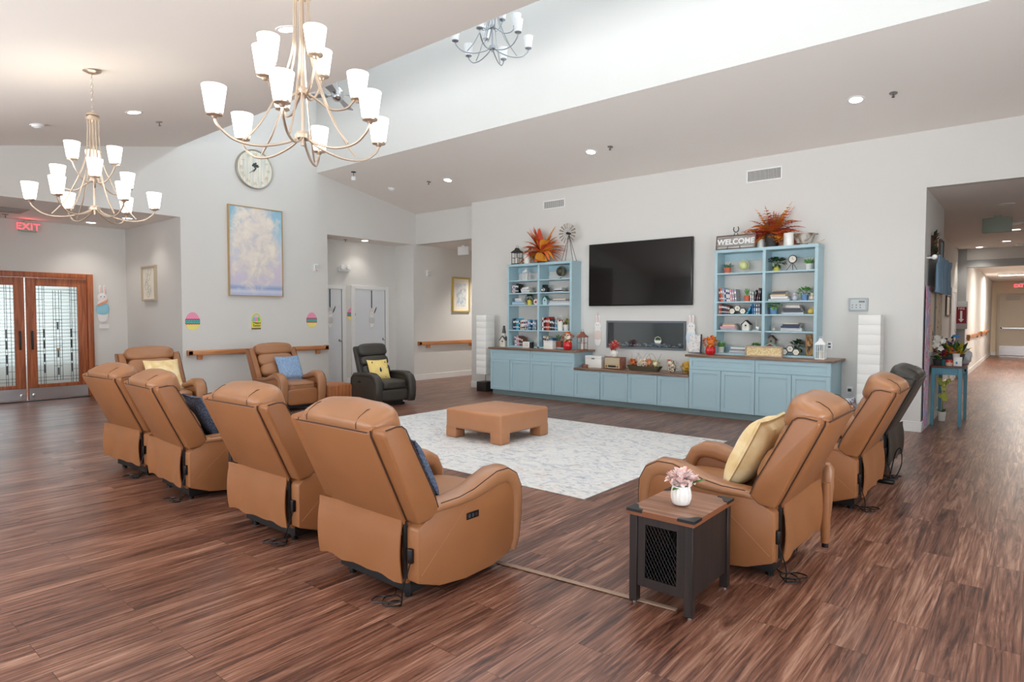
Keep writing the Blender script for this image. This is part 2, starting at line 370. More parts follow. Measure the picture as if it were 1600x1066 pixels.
# the long hall to the right
struct('wall_hall_west', MB().box(WALL, -1.25, -1.13, YN + .15, 12.19, 0, HC).box(WALL, -1.62, -1.5, 12.1, 19.6, 0, HC).box(WALL, -1.5, -1.25, 12.09, 12.19, 0, HC)
       .box(WALL, -1.44, -1.32, 19.8, 32.5, 0, 3.05))
struct('wall_hall_cross', MB().box(mat('grey_jamb', (170, 172, 172), .7), -1.62, -1.32, 19.6, 19.8, 0, HC).box(WALL, -1.32, 2.3, 19.6, 19.8, 3.0, HC).box(mat('grey_jamb', (0, 0, 0)), -1.32, 2.3, 19.59, 19.81, 2.82, 3.0)
       .box(WALL, 1.3, 2.4, 19.6, 19.8, 0, 3.0))
struct('wall_hall_east', MB().box(WALL, 2.3, 2.42, YN + .15, 19.6, 0, HC).box(WALL, 1.3, 1.42, 19.8, 32.5, 0, 3.05))
CREAM = mat('cream_paint', (232, 216, 192), .85)
struct('wall_hall_north', MB().box(CREAM, -1.44, 1.42, 32.5, 32.6, 0, 3.05))
struct('ceiling', MB().box(CEIL, -1.6, 2.42, YN + .15, 19.7, HC, HC + .1))
struct('ceiling', MB().box(CEIL, -1.6, 1.42, 19.7, 32.6, 3.02, 3.12))
# baseboards
def bb(name, *boxes):
    m = MB()
    for b_ in boxes: m.box(TRIM, *b_, 0, .14, .004, 1)
    return struct(name, m)
bb('baseboard_north', (-9.47, -8.38, YN - .016, YN), (-2.05, -1.115, YN - .016, YN), (-9.472, -9.456, YN - .016, 10.3))
bb('baseboard_west', (XW, XW + .016, 4.72, 7.68))
bb('baseboard_foyer', (-14, -13.985, 4.13, 4.72), (-14, XW - .12, 4.704, 4.72))
bb('baseboard_alcove', (-12.1, XW + .012, 10.034, 10.05), (XW, XW + .016, 10.034, 16), (-12.1, -12.085, 7.67, 7.9), (-12.1, -12.085, 8.58, 8.73), (-12.1, -12.085, 9.83, 10.05))
bb('baseboard_corridor', (-9.472, -9.456, 10.28, 16))
bb('baseboard_hall', (-1.13, -1.114, YN, 12.19), (-1.5, -1.484, 12.19, 19.6), (-1.32, -1.304, 19.8, 32.5), (-1.32, 1.3, 32.48, 32.5))

# ---- glazed entrance doors
DW = wood('reddish_door_wood', (140, 72, 36), (190, 108, 62), 'Z', .4)
LEAD = mat('lead_came', (52, 58, 60), .4, metal=.6)
tr = MB(); tr.box(DW, -14.02, -13.93, 4.02, 4.12, 0, 2.35, .008); tr.box(DW, -14.02, -13.93, 2.05, 4.01, 2.25, 2.35, .004); tr.box(DW, -14.02, -13.93, 1.95, 2.04, 0, 2.35, .008)
struct('trim_1', tr)
FROST = glass('leaded_glass', (244, 250, 250), .93, .12)
def glazed_door(name, y0, y1, hy):
    d = MB(); x0, x1 = -14.03, -13.975
    d.box(DW, x0, x1, y0, y0 + .15, .23, 2.245, .004, 1); d.box(DW, x0, x1, y1 - .15, y1, .23, 2.245, .004, 1)
    d.box(DW, x0, x1, y0 + .15, y1 - .15, 2.10, 2.245, .004, 1); d.box(DW, x0, x1, y0 + .15, y1 - .15, .23, .30, .004, 1); d.box(DW, x0, x1, y0, y1, .02, .24)
    o = struct(name, d)
    MB().box(STEEL, x1, x1 + .004, y0 + .01, y1 - .01, .03, .235).build('kick_plate', o)
    MB().box(FROST, -14.006, -14.0, y0 + .15, y1 - .15, .30, 2.10).build('glass_pane', o)
    L = MB(); a, b = y0 + .15, y1 - .15; W = b - a
    def v(y, z0=.3, z1=2.1, r=.0032, m=LEAD): L.box(m, -14.0, -13.992, y - r, y + r, z0, z1)
    def h(z, ya=a, yb=b, r=.0032): L.box(LEAD, -14.0, -13.992, ya, yb, z - r, z + r)
    for q in (.07, .15, .19, .93, .85, .81): v(a + W * q)
    for q in (.40, .46, .54, .60): v(a + W * q, .35, 2.03)
    for z in (.36, .42, 2.04, 1.98): h(z)
    for z in (.55, .9, 1.25, 1.6, 1.85): h(z, a, a + W * .19); h(z, b - W * .19, b)
    for z in (.62, 1.0, 1.12, 1.48, 1.7): h(z, a + W * .40, a + W * .60)
    BV = mat('bevel_glass', (120, 132, 136), .1, metal=.7); AM = mat('amber_glass', (206, 150, 84), .2)
    for z in (.5, .7, .95, 1.15): v(a + W * .17, z, z + .16, .009, BV); v(a + W * .83, z, z + .16, .009, BV)
    for z in (.45, .78, 1.3): v(a + W * .5, z, z + .14, .014, BV)
    L.box(AM, -14.0, -13.992, a + W * .46, a + W * .54, .92, .95)
    L.build('leading', o)
    H = MB().box(BLACK, -13.96, -13.93, hy - .014, hy + .014, .94, 1.28, .004)
    for z in (.98, 1.24): H.box(BLACK, -13.98, -13.94, hy - .01, hy + .01, z - .01, z + .01)
    H.build('pull_handle', o)
    by = hy + (.035 if hy > 3.05 else -.035)
    MB().box(STEEL, -13.98, -13.95, hy - .02, hy + .02, .07, .14, .004).build('floor_bolt', o)
    return o
glazed_door('door_1', 3.075, 4.02, 3.15)
glazed_door('door_2', 2.05, 3.05, 2.97)
struct('trim_2', MB().box(BLACK, -14.05, -13.9, 2.04, 4.03, 0, .012))
# ---- alcove doors
DOORW = mat('white_door_paint', (222, 225, 228), .5)
def flush_door(name, y0, y1, top, x, knob_y, vent=None):
    o = struct(name, MB().box(DOORW, x, x + .012, y0, y1, .01, top))
    fr = MB()
    fr.box(TRIM, x - .005, x + .03, y0 - .10, y0, 0, top + .08, .004, 1); fr.box(TRIM, x - .005, x + .03, y1, y1 + .10, 0, top + .08, .004, 1)
    fr.box(TRIM, x - .005, x + .03, y0, y1, top, top + .08, .004, 1); fr.box(mat('door_gap', (70, 72, 76), .8), x + .011, x + .014, y1 - .012, y1, .01, top)
    fr.build('door_frame', o)
    k = MB(); k.lathe(STEEL, [(0, 0), (.03, 0), (.03, .008), (.012, .012), (.012, .04), (.028, .05), (.03, .065), (.018, .08), (0, .082)], n=14,
                      M=Matrix.Translation((x + .012, knob_y, 1.01)) @ Matrix.Rotation(PI / 2, 4, 'Y')); k.build('door_knob', o)
    if vent:
        m = MB().box(mat('grey_louvre', (168, 172, 174), .5), x + .012, x + .02, *vent)
        m.build('kick_plate', o)
    return o
flush_door('door_3', 7.75, 8.47, 2.17, -12.1, 8.40)
flush_door('door_4', 8.82, 9.71, 2.19, -12.1, 9.64)
# ---- hall doors
hd = MB().box(mat('cream_door', (212, 200, 182), .5), -1.05, .9, 32.46, 32.5, .02, 2.45)
dr = struct('door_5', hd)
DF = MB(); DF.box(mat('cream_trim', (196, 184, 166), .5), -1.13, -1.05, 32.42, 32.5, 0, 2.53); DF.box(mat('cream_trim', (0, 0, 0)), -1.05, .98, 32.42, 32.5, 2.45, 2.53); DF.build('door_frame', dr)
MB().box(STEEL, -1.02, -.1, 32.44, 32.46, .02, .4).build('kick_plate', dr)
MB().box(STEEL, -1.0, -.1, 32.36, 32.40, 1.09, 1.15).box(STEEL, -1.0, -.95, 32.36, 32.46, 1.06, 1.18).build('push_bar', dr)
MB().box(mat('closer_grey', (190, 188, 180), .5), -.85, -.4, 32.36, 32.46, 2.28, 2.4, .01).build('door_closer', dr)
sd = struct('door_6', MB().box(DOORW, -1.5, -1.47, 17.9, 18.85, .01, 2.15)); m = MB()
for a, b, z0, z1 in ((17.8, 17.9, 0, 2.25), (18.85, 18.95, 0, 2.25), (17.9, 18.85, 2.15, 2.25)): m.box(TRIM, -1.5, -1.46, a, b, z0, z1)
m.build('door_frame', sd); MB().box(BLACK, -1.47, -1.42, 17.95, 18.0, 1.0, 1.1).build('door_handle', sd)
# ---- handrails
RW = wood('honey_oak_rail', (176, 110, 64), (214, 150, 100), 'Y', .35)
def rail(label, X, y0, y1, brk, z=.9, grp='oak handrails', sgn=1):
    t = thing('handrail', label, 'handrail', (X, y0, z), 0, grp)
    m = MB(); m.box(RW, .055 * sgn - .02, .055 * sgn + .02, 0, y1 - y0, -.045, .045, .012, 2)
    for e in (0, y1 - y0 - .09): m.box(RW, min(0, .075 * sgn), max(0, .075 * sgn), e, e + .09, -.05, .05, .008)
    m.build('rail', t)
    for y in brk: MB().box(RW, min(.002, .05 * sgn), max(.002, .05 * sgn), y - y0 - .045, y - y0 + .045, -.12, -.035, .006).build('bracket', t)
    return t
rail('long honey oak handrail on the white gable wall behind the two recliners', XW, 4.78, 7.64, (5.0, 6.2, 7.4))
rail('short honey oak handrail in the corridor under the small gold framed picture', XW, 10.16, 12.6, (10.5, 12.0))
rail('nearer of the two small wooden handrails down the long hall at right', -1.32, 20.2, 24.5, (20.5, 24.0), 1.05)
rail('farther of the two small wooden handrails down the long hall at right', -1.32, 25.5, 29.5, (26.0, 29.0), 1.05)
# ================================================================ recliners
def back_T(ang=24.5, oy=-.43, oz=.49):
    a = math.radians(ang); s_, c_ = math.sin(a), math.cos(a)
    return Matrix(((1, 0, 0, 0), (0, c_, -s_, oy), (0, s_, c_, oz), (0, 0, 0, 1)))
def recliner(label, loc, rz, L1=LEATHER, L2=LEATHER_LIT, mirror=1, group='tan leather recliners', seam=SEAM):
    t = thing('recliner', label, 'recliner', loc, rz, group); t.scale.x = .935; T = back_T(); mx = mirror
    side = [(-.41, .13), (-.41, .42), (-.27, .515), (-.10, .50), (.10, .52), (.30, .55), (.37, .50), (.39, .40), (.385, .16), (.34, .085), (.18, .05), (-.05, .045), (-.25, .07)]
    path = [(-.33, .485), (-.24, .505), (-.10, .508), (.02, .522), (.12, .548), (.22, .575), (.31, .578), (.375, .545), (.41, .48), (.42, .40), (.418, .28), (.405, .16), (.385, .09)]
    th = [.05, .06, .065, .085, .105, .12, .115, .105, .10, .09, .08, .07, .05]
    ww = [.13, .15, .16, .165, .17, .172, .17, .17, .168, .165, .16, .155, .14]
    for s_ in (-1, 1):
        MB().prism(L1, side, 'x', min(s_ * .33, s_ * .445), max(s_ * .33, s_ * .445), .012, 2).build('side_panel', t)
        arm = MB().strap(L2, path, ww, th, 3.2, 20, x=s_ * .378).build('armrest', t)
        P_ = [Vector((0, y, z)) for y, z in path]; pts = []
        for i in range(1, len(path)):
            d = (P_[min(i + 1, len(P_) - 1)] - P_[i - 1]).normalized(); nn = Vector((0, -d.z, d.y)); k_ = 3.2
            cc_, ss_ = math.cos(.72), math.sin(.72); q_ = (cc_ ** k_ + ss_ ** k_) ** (-1 / k_)
            pts.append(P_[i] + Vector((s_ * (.378 + cc_ * q_ * ww[i] / 2), 0, 0)) + nn * (ss_ * q_ * th[i] / 2))
        MB().tube(seam, pts, .0032, 5).build('piping', arm)
    w0 = [(.0, -.04), (-.004, .505), (.004, .527), (.02, .533), (.085, .515), (.118, .497), (.134, .468), (.158, .04), (.15, -.05), (.08, -.07)]
    for s_ in (-1, 1):
        a, b = sorted((s_ * .35, s_ * .46))
        wg = MB().prism(L1, w0, 'x', a, b, .014, 3, M=T).build('back_wing', t)
        p = MB()
        p.tube(seam, [T @ Vector((s_ * .458, v, u)) for v, u in ((.02, .533), (.085, .515), (.118, .497), (.134, .468), (.158, .04), (.151, -.04))], .0035, 5)
        p.tube(seam, [T @ Vector((s_ * .352, v, u)) for v, u in ((-.003, -.04), (-.009, .505), (.0, .533))], .004, 5); p.build('piping', wg)
    MB().prism(L1, [(-.018, -.08), (-.022, .28), (-.018, .525), (.02, .538), (.06, .53), (.06, -.08)], 'x', -.352, .352, .012, 2, M=T).build('back_panel', t)
    hr = MB()
    def hf(p): return Vector((p.x * (1 - .04 * max(0, -p.z)), p.y * (1 + .10 * p.z) + .05 * (1 - abs(p.x) ** 3), p.z * (1 + .10 * (1 - p.x * p.x)) - .22 * max(0, p.y) ** 2))
    hr.puff(L2, (0, .108, .482), (.362, .118, .100), 4.2, 12, M=T, wr=.5, seed=loc[0], fn=hf)
    h_ = hr.build('headrest', t)
    for s_ in (-1, 1):
        MB().tube(seam, [T @ Vector((s_ * .24, v, u)) for v, u in ((-.012, .535), (-.002, .560), (.03, .580), (.09, .588), (.15, .570), (.200, .525))], .0022, 4).build('seam', h_)
    MB().tube(seam, [T @ Vector((x_, -.021, .533)) for x_ in (-.345, -.2, 0, .2, .345)], .0035, 5).build('piping', h_)
    MB().puff(L2, (0, .125, .29), (.335, .085, .13), 3.2, 10, M=T, wr=.6, seed=3).build('back_cushion', t)
    MB().puff(L2, (0, .135, .10), (.335, .095, .12), 3.4, 10, M=T, wr=.6, seed=5).build('back_cushion', t)
    sc_ = MB().puff(L2, (0, .075, .40), (.305, .345, .085), 4.5, 12, wr=.5, seed=7).build('seat_cushion', t)
    MB().tube(seam, [(-.298, .415, .425), (-.15, .424, .428), (0, .426, .430), (.15, .424, .428), (.298, .415, .425)], .003, 4).build('seam', sc_)
    MB().puff(L1, (0, .375, .235), (.298, .055, .135), 6, 8).build('footrest', t)
    MB().box(L1, -.335, .335, -.40, .34, .10, .36, .01).build('frame', t)
    # loose flap of leather across the lower back
    nx, nz = 14, 8; rings = []
    for i in range(nx + 1):
        back = []
        for j in range(nz + 1):
            x = -.455 + .785 * i / nx; z = .465 - .345 * j / nz
            y = -.436 - .010 * math.sin(i * .9 + j * .4) * (j / nz) - .02 * (1 - i / nx) ** 6 - (.010 if j > 1 else 0) * math.sin(j / nz * PI)
            if j == nz: z += .008 * math.sin(i * 1.3)
            back.append(Vector((x * mx, y, z)))
        rings.append(back + [p + Vector((0, .007, 0)) for p in reversed(back)])
    MB().loft(L1, rings).build('rear_flap', t)
    MB().prism(BLACK, [(-.425, .14), (-.425, .455), (-.405, .455), (-.405, .14)], 'x', min(mx * .333, mx * .352), max(mx * .333, mx * .352)).build('gap_shade', t)  # black strip stands in for the shade in the gap beside the flap
    MB().box(BLKPL, mx * .39 - .018, mx * .39 + .018, -.435, -.408, .235, .315, .006).build('power_connector', t)
    cb = [(mx * .39, -.42, .24), (mx * .385, -.44, .18), (mx * .37, -.46, .10), (mx * .36, -.46, .02), (mx * .34, -.47, .008), (mx * .30, -.50, .008), (mx * .27, -.47, .010), (mx * .30, -.43, .012), (mx * .35, -.46, .014), (mx * .31, -.52, .016), (mx * .24, -.50, .01), (mx * .20, -.44, .012), (mx * .26, -.40, .016), (mx * .33, -.44, .02), (mx * .28, -.50, .022), (mx * .2, -.54, .018), (mx * .16, -.47, .012), (mx * .22, -.40, .01), (mx * .1, -.3, .01)]
    MB().tube(BLKPL, smooth(cb, 4), .004, 5).build('power_cable', t)
    cp = MB(); cx = .448 * mx; cp.box(BLKPL, cx - .004, cx + .004, -.045, .055, .385, .425, .003); cp.build('control_panel', t)
    bt = MB()
    for k in range(3): bt.box(STEEL if k == 2 else mat('grey_button', (70, 70, 72), .3), cx + mx * .004 - .002, cx + mx * .004 + .002, -.035 + k * .028, -.018 + k * .028, .395, .415)
    bt.build('control_button', t)
    b = MB(); b.box(BLACK, -.34, .34, -.38, .34, .045, .11)  # base with its black box enlarged to deepen the shade underneath
    for x in (-.27, .27): b.box(BLACK, x - .02, x + .02, -.36, .32, .02, .06)
    for x in (-.27, .27):
        for y in (-.34, .30): b.lathe(BLKPL, [(0, 0), (.022, 0), (.022, .02), (.01, .024), (.01, .05), (0, .05)], (x, y, 0), 10)
    b.build('base', t)
    st = MB(); xs = mx * .4465
    st.tube(mat('tan_stitch', (190, 140, 98), .6), [(xs, -.39, .17), (xs, -.2, .33), (xs, -.04, .47)], .0009, 4); st.build('stitching', t)
    return t
def smooth(pts, k=4):
    P = [Vector(p) for p in pts]; out = []
    for i in range(len(P) - 1):
        a, b, c_, d = P[max(i - 1, 0)], P[i], P[i + 1], P[min(i + 2, len(P) - 1)]
        for j in range(k):
            t = j / k; out.append(.5 * ((2 * b) + (c_ - a) * t + (2 * a - 5 * b + 4 * c_ - d) * t * t + (3 * b - a - 3 * c_ + d) * t ** 3))
    out.append(P[-1]); return out
rA = recliner('nearest tan leather recliner of the left row, blue pillow in it, seen from behind', (-2.88, 2.60, 0), 0)
dup(rA, (-4.17, 2.67, 0), math.radians(1.5), 'tan recliner seen from behind, second nearest of the left row, beside dark crate table')
dup(rA, (-5.71, 2.66, 0), math.radians(-3), 'tan recliner from behind, third along the left row, blue pillow at its arm')
dup(rA, (-6.87, 2.70, 0), math.radians(4), 'tan recliner seen from behind, farthest left of the row nearest the glazed doors')
rE = dup(rA, (-9.75, 3.75, 0), math.radians(-90), 'tan recliner facing the camera with a yellow pillow, left end of the oak rail')
dup(rA, (-9.62, 5.68, 0), math.radians(-90), 'tan recliner facing the camera with a light blue pillow, beside the pleated pouf')
rH = recliner('tan recliner at right with its back to us, yellow pillow, beside the end table', (-1.52, 4.10, 0), PI / 2, mirror=-1)
dup(rH, (-1.44, 5.88, 0), PI / 2, 'tan recliner at right between the yellow pillow recliner and the charcoal one')
recliner('charcoal leather recliner at right behind two tan ones, next to the white wall corner', (-1.47, 7.18, 0), PI / 2, BLKLEATHER, BLKLEATHER, -1, 'charcoal recliners', BLACK)

def black_club(loc, rz):
    t = thing('recliner', 'charcoal leather recliner facing right by the alcove doors, holding a yellow bee pillow', 'recliner', loc, rz, 'charcoal recliners')
    L = BLKLEATHER; T = back_T(20, -.26, .42)
    for s_ in (-1, 1):
        MB().strap(L, [(-.38, .30), (-.36, .46), (-.28, .525), (-.1, .535), (.1, .54), (.25, .53), (.34, .48), (.385, .40), (.395, .28), (.39, .16), (.37, .07)],
                   .15, [.06, .07, .08, .085, .09, .10, .11, .11, .10, .09, .06], 3.4, 18, x=s_ * .345).build('armrest', t)
        MB().prism(L, [(-.40, .09), (-.40, .44), (-.3, .53), (.22, .53), (.34, .45), (.37, .3), (.36, .07), (0, .05)], 'x', min(s_ * .28, s_ * .41), max(s_ * .28, s_ * .41), .012).build('side_panel', t)
        MB().tube(mat('charcoal_stitch', (96, 90, 80), .6), [(s_ * .412, -.36, .10), (s_ * .412, -.15, .30), (s_ * .412, -.36, .42)], .0016, 4).build('stitching', t)
    MB().prism(L, [(-.05, -.1), (-.05, .60), (-.02, .63), (.05, .62), (.07, -.1)], 'x', -.30, .30, .02, 3, M=T).build('back_panel', t)
    MB().puff(L, (0, .10, .52), (.285, .085, .12), 4, 10, M=T, wr=.5).build('headrest', t)
    MB().puff(L, (0, .10, .315), (.275, .085, .09), 4, 8, M=T, wr=.5).build('back_cushion', t)
    MB().puff(L, (0, .10, .14), (.275, .09, .10), 4, 8, M=T, wr=.5).build('back_cushion', t)
    MB().puff(L, (0, .07, .365), (.27, .33, .085), 5, 10, wr=.3).build('seat_cushion', t)
    MB().puff(L, (0, .35, .19), (.268, .045, .10), 6, 8).build('footrest', t)
    MB().box(L, -.28, .28, -.38, .32, .08, .32, .01).build('frame', t)
    MB().box(BLACK, -.25, .25, -.30, .26, .0, .08).box(BLACK, -.3, .3, .2, .24, 0, .03).build('base', t)
    MB().box(BLKPL, .41, .416, -.18, -.06, .40, .43, .002).build('control_panel', t)
    return t
black_club((-8.86, 7.05, 0), math.radians(-95))

# ---- pillows
DENIM = mottled('blue_denim_weave', [(.3, (46, 56, 76)), (.55, (84, 98, 122)), (.8, (150, 162, 180))], 60, .9, 4, 0, (1, 1, 3), .4)
LDENIM = mottled('pale_blue_chambray', [(.3, (104, 134, 170)), (.7, (158, 182, 210))], 40, .9, 4, 0, (1, 1, 3), .3)
YELLOW = mottled('butter_yellow_velvet', [(.3, (226, 192, 128)), (.7, (250, 232, 188))], 9, .7, 3, .3, bump=.3)
BEE = mottled('yellow_bee_print', [(.3, (230, 200, 118)), (.7, (242, 216, 140))], 9, .8, 3, .3)
PLAID = mottled('blue_plaid', [(.35, (28, 60, 130)), (.5, (230, 235, 245)), (.65, (20, 20, 40))], 30, .9, 2, 0)
def pillow(label, loc, rot, size, m, th=.09, group='throw pillows', fr=None, deco=None):
    t = thing('throw_pillow', label, 'pillow', loc, 0, group); t.rotation_euler = rot
    b = bmesh.new(); n = 14; vs = {}
    for sgn in (1, -1):
        for i in range(n + 1):
            for j in range(n + 1):
                u, v = -1 + 2 * i / n, -1 + 2 * j / n; edge = i in (0, n) or j in (0, n)
                if edge and sgn < 0: vs[(sgn, i, j)] = vs[(1, i, j)]; continue
                pin = 1 - .07 * (1 - min(1, abs(v)) ** 2) * abs(u) ** 4; pin2 = 1 - .07 * (1 - abs(u) ** 2) * abs(v) ** 4
                y = sgn * th * ((1 - u ** 4) * (1 - v ** 4)) ** .55 * (1 + .08 * mnoise.noise(Vector((u * 2, v * 2, loc[0]))))
                vs[(sgn, i, j)] = b.verts.new((u * size / 2 * pin, y if not edge else 0, v * size / 2 * pin2))
    for sgn in (1, -1):
        for i in range(n):
            for j in range(n): b.faces.new((vs[(sgn, i, j)], vs[(sgn, i + 1, j)], vs[(sgn, i + 1, j + 1)], vs[(sgn, i, j + 1)]))
    MB().take(b, m).build('cushion', t)
    if fr:
        e = MB(); k = size / 2; P = []
        for a in range(48):
            u = a / 12; q = int(u); f_ = u - q
            cx, cz = [(-1 + 2 * f_, -1), (1, -1 + 2 * f_), (1 - 2 * f_, 1), (-1, 1 - 2 * f_)][q]
            P.append((cx * k * (1 - .07 * (1 - cz * cz) * (abs(cx) ** 4)), 0, cz * k * (1 - .07 * (1 - cx * cx) * abs(cz) ** 4)))
        e.tube(m, P, fr, 5, closed=True); e.build('edging', t)
    if deco: deco(t, size, th)
    return t
R = math.radians
pillow('dark blue woven pillow standing on the seat of the nearest left recliner', (-2.84, 2.425, .665), (R(27), 0, R(-3)), .42, DENIM, .07, fr=.008)
pillow('dark blue woven pillow on the recliner third along the left row', (-5.63, 2.485, .665), (R(27), 0, R(-4)), .42, DENIM, .07, fr=.008)
pillow('light blue chambray pillow on the recliner under the handrail', (-9.80, 5.80, .665), (R(27), 0, R(-90)), .44, LDENIM, .07, fr=.008)
pillow('pale yellow pillow on the recliner at the left end of the handrail', (-9.93, 3.82, .68), (R(27), 0, R(-90)), .48, YELLOW, .08, fr=.006)
pillow('yellow velvet pillow with ruffled edge on the right recliner', (-1.35, 4.06, .70), (R(26), 0, R(90)), .48, YELLOW, .09, fr=.014)
pillow('pale yellow pillow mostly hidden on the second recliner of the left row', (-4.14, 2.50, .65), (R(27), 0, R(2)), .40, YELLOW, .07)
pillow('blue plaid pillow mostly hidden on the middle right recliner', (-1.27, 5.88, .665), (R(27), 0, R(90)), .42, PLAID, .08)
def bee(t, size, th):
    m = MB()
    for (cx, cz, r) in ((0, -.02, .045), (-.12, .12, .018), (-.14, .02, .014), (.13, .13, .02), (.1, -.14, .018), (-.08, -.15, .012)):
        yy = th * ((1 - (cx * 2 / size) ** 4) * (1 - (cz * 2 / size) ** 4)) ** .55
        m.puff(mat('bee_black', (30, 28, 26), .8), (cx, yy, cz), (r * .45, .006, r), 2, 5)
        m.puff(mat('bee_wing', (220, 222, 214), .8), (cx - r * .5, yy - .001, cz + r * .5), (r * .5, .005, r * .3), 2, 4)
        m.puff(mat('bee_wing', (0, 0, 0)), (cx + r * .5, yy - .001, cz + r * .5), (r * .5, .005, r * .3), 2, 4)
    m.build('bee_print', t)
pillow('square yellow pillow printed with bees on the charcoal recliner', (-8.93, 7.02, .60), (R(24), 0, R(-100)), .40, BEE, .07, deco=bee)

# ---- ottoman, pouf, rug
o = thing('ottoman', 'large square tan leather ottoman on the pale rug', 'ottoman', (-5.31, 6.09, .0095), 0)
OTT = mat('ottoman_leather', (190, 134, 96), .4, noise=.08, nscale=5, bump=.2)
MB().box(OTT, -.47, .47, -.48, .48, .12, .37, .035, 4).build('cushion', o)
for sx in (-1, 1):
    for sy in (-1, 1):
        MB().box(OTT, min(sx * .47, sx * .29), max(sx * .47, sx * .29), min(sy * .48, sy * .30), max(sy * .48, sy * .30), 0, .16, .02, 2).build('leg', o)
MB().box(SEAM, -.30, .30, -.47, -.465, .115, .12).build('underside_edge', o)
PF = mat('cognac_leather', (172, 104, 60), .45, noise=.15, nscale=4, bump=.2)
pf = thing('pouf', 'cube shaped cognac leather pouf with pleated sides between two recliners', 'pouf', (-9.52, 6.45, 0), R(0))
b = MB()
b.box(PF, -.26, .26, -.26, .26, .02, .37, .035, 3)
for i in range(7):
    x = -.225 + i * .075
    for s_ in (-1, 1):
        b.box(PF, x - .035, x + .035, s_ * .26 - .01, s_ * .26 + .01, .03, .35, .01, 2); b.box(PF, s_ * .26 - .01, s_ * .26 + .01, x - .035, x + .035, .03, .35, .01, 2)
b.build('cushion', pf)
MB().box(SEAM, -.24, .24, -.24, .24, 0, .025).build('base', pf)
def rug_material():
    m = bpy.data.materials.new('distressed_rug'); m.use_nodes = True; t = m.node_tree; b = t.nodes['Principled BSDF']
    tc = t.nodes.new('ShaderNodeTexCoord')
    def nz(scale, st, detail=6, dist=1.0):
        mp = t.nodes.new('ShaderNodeMapping'); mp.inputs['Scale'].default_value = st; t.links.new(tc.outputs['Object'], mp.inputs[0])
        n = t.nodes.new('ShaderNodeTexNoise'); n.inputs['Scale'].default_value = scale; n.inputs['Detail'].default_value = detail; n.inputs['Distortion'].default_value = dist; n.inputs['Roughness'].default_value = .7
        t.links.new(mp.outputs[0], n.inputs['Vector']); return n
    n1 = nz(6, (1, 1.6, 1), 9, 2.0); n2 = nz(1.7, (1, 1, 1), 4, 1.5); n3 = nz(90, (1, 1, 1), 2, 0)
    r = ramp(t, [(.36, (176, 180, 187)), (.46, (208, 210, 212)), (.53, (228, 228, 226)), (.66, (220, 216, 210))]); t.links.new(n1.outputs[0], r.inputs[0])
    r2 = ramp(t, [(.58, (255, 255, 255)), (.74, (244, 226, 214))]); t.links.new(n2.outputs[0], r2.inputs[0])
    mx = t.nodes.new('ShaderNodeMix'); mx.data_type = 'RGBA'; mx.blend_type = 'MULTIPLY'; mx.inputs[0].default_value = 1
    t.links.new(r.outputs[0], mx.inputs[6]); t.links.new(r2.outputs[0], mx.inputs[7]); t.links.new(mx.outputs[2], b.inputs['Base Color'])
    b.inputs['Roughness'].default_value = .95
    bp = t.nodes.new('ShaderNodeBump'); bp.inputs['Strength'].default_value = .4; bp.inputs['Distance'].default_value = .003; t.links.new(n3.outputs[0], bp.inputs['Height']); t.links.new(bp.outputs[0], b.inputs['Normal'])
    return m
rg = MB().box(rug_material(), -7.48, -2.88, 4.42, 7.66, 0, .009, .003, 1).build('area_rug')
tag(rg, 'large pale grey distressed rug in the middle of the wood floor', 'rug')

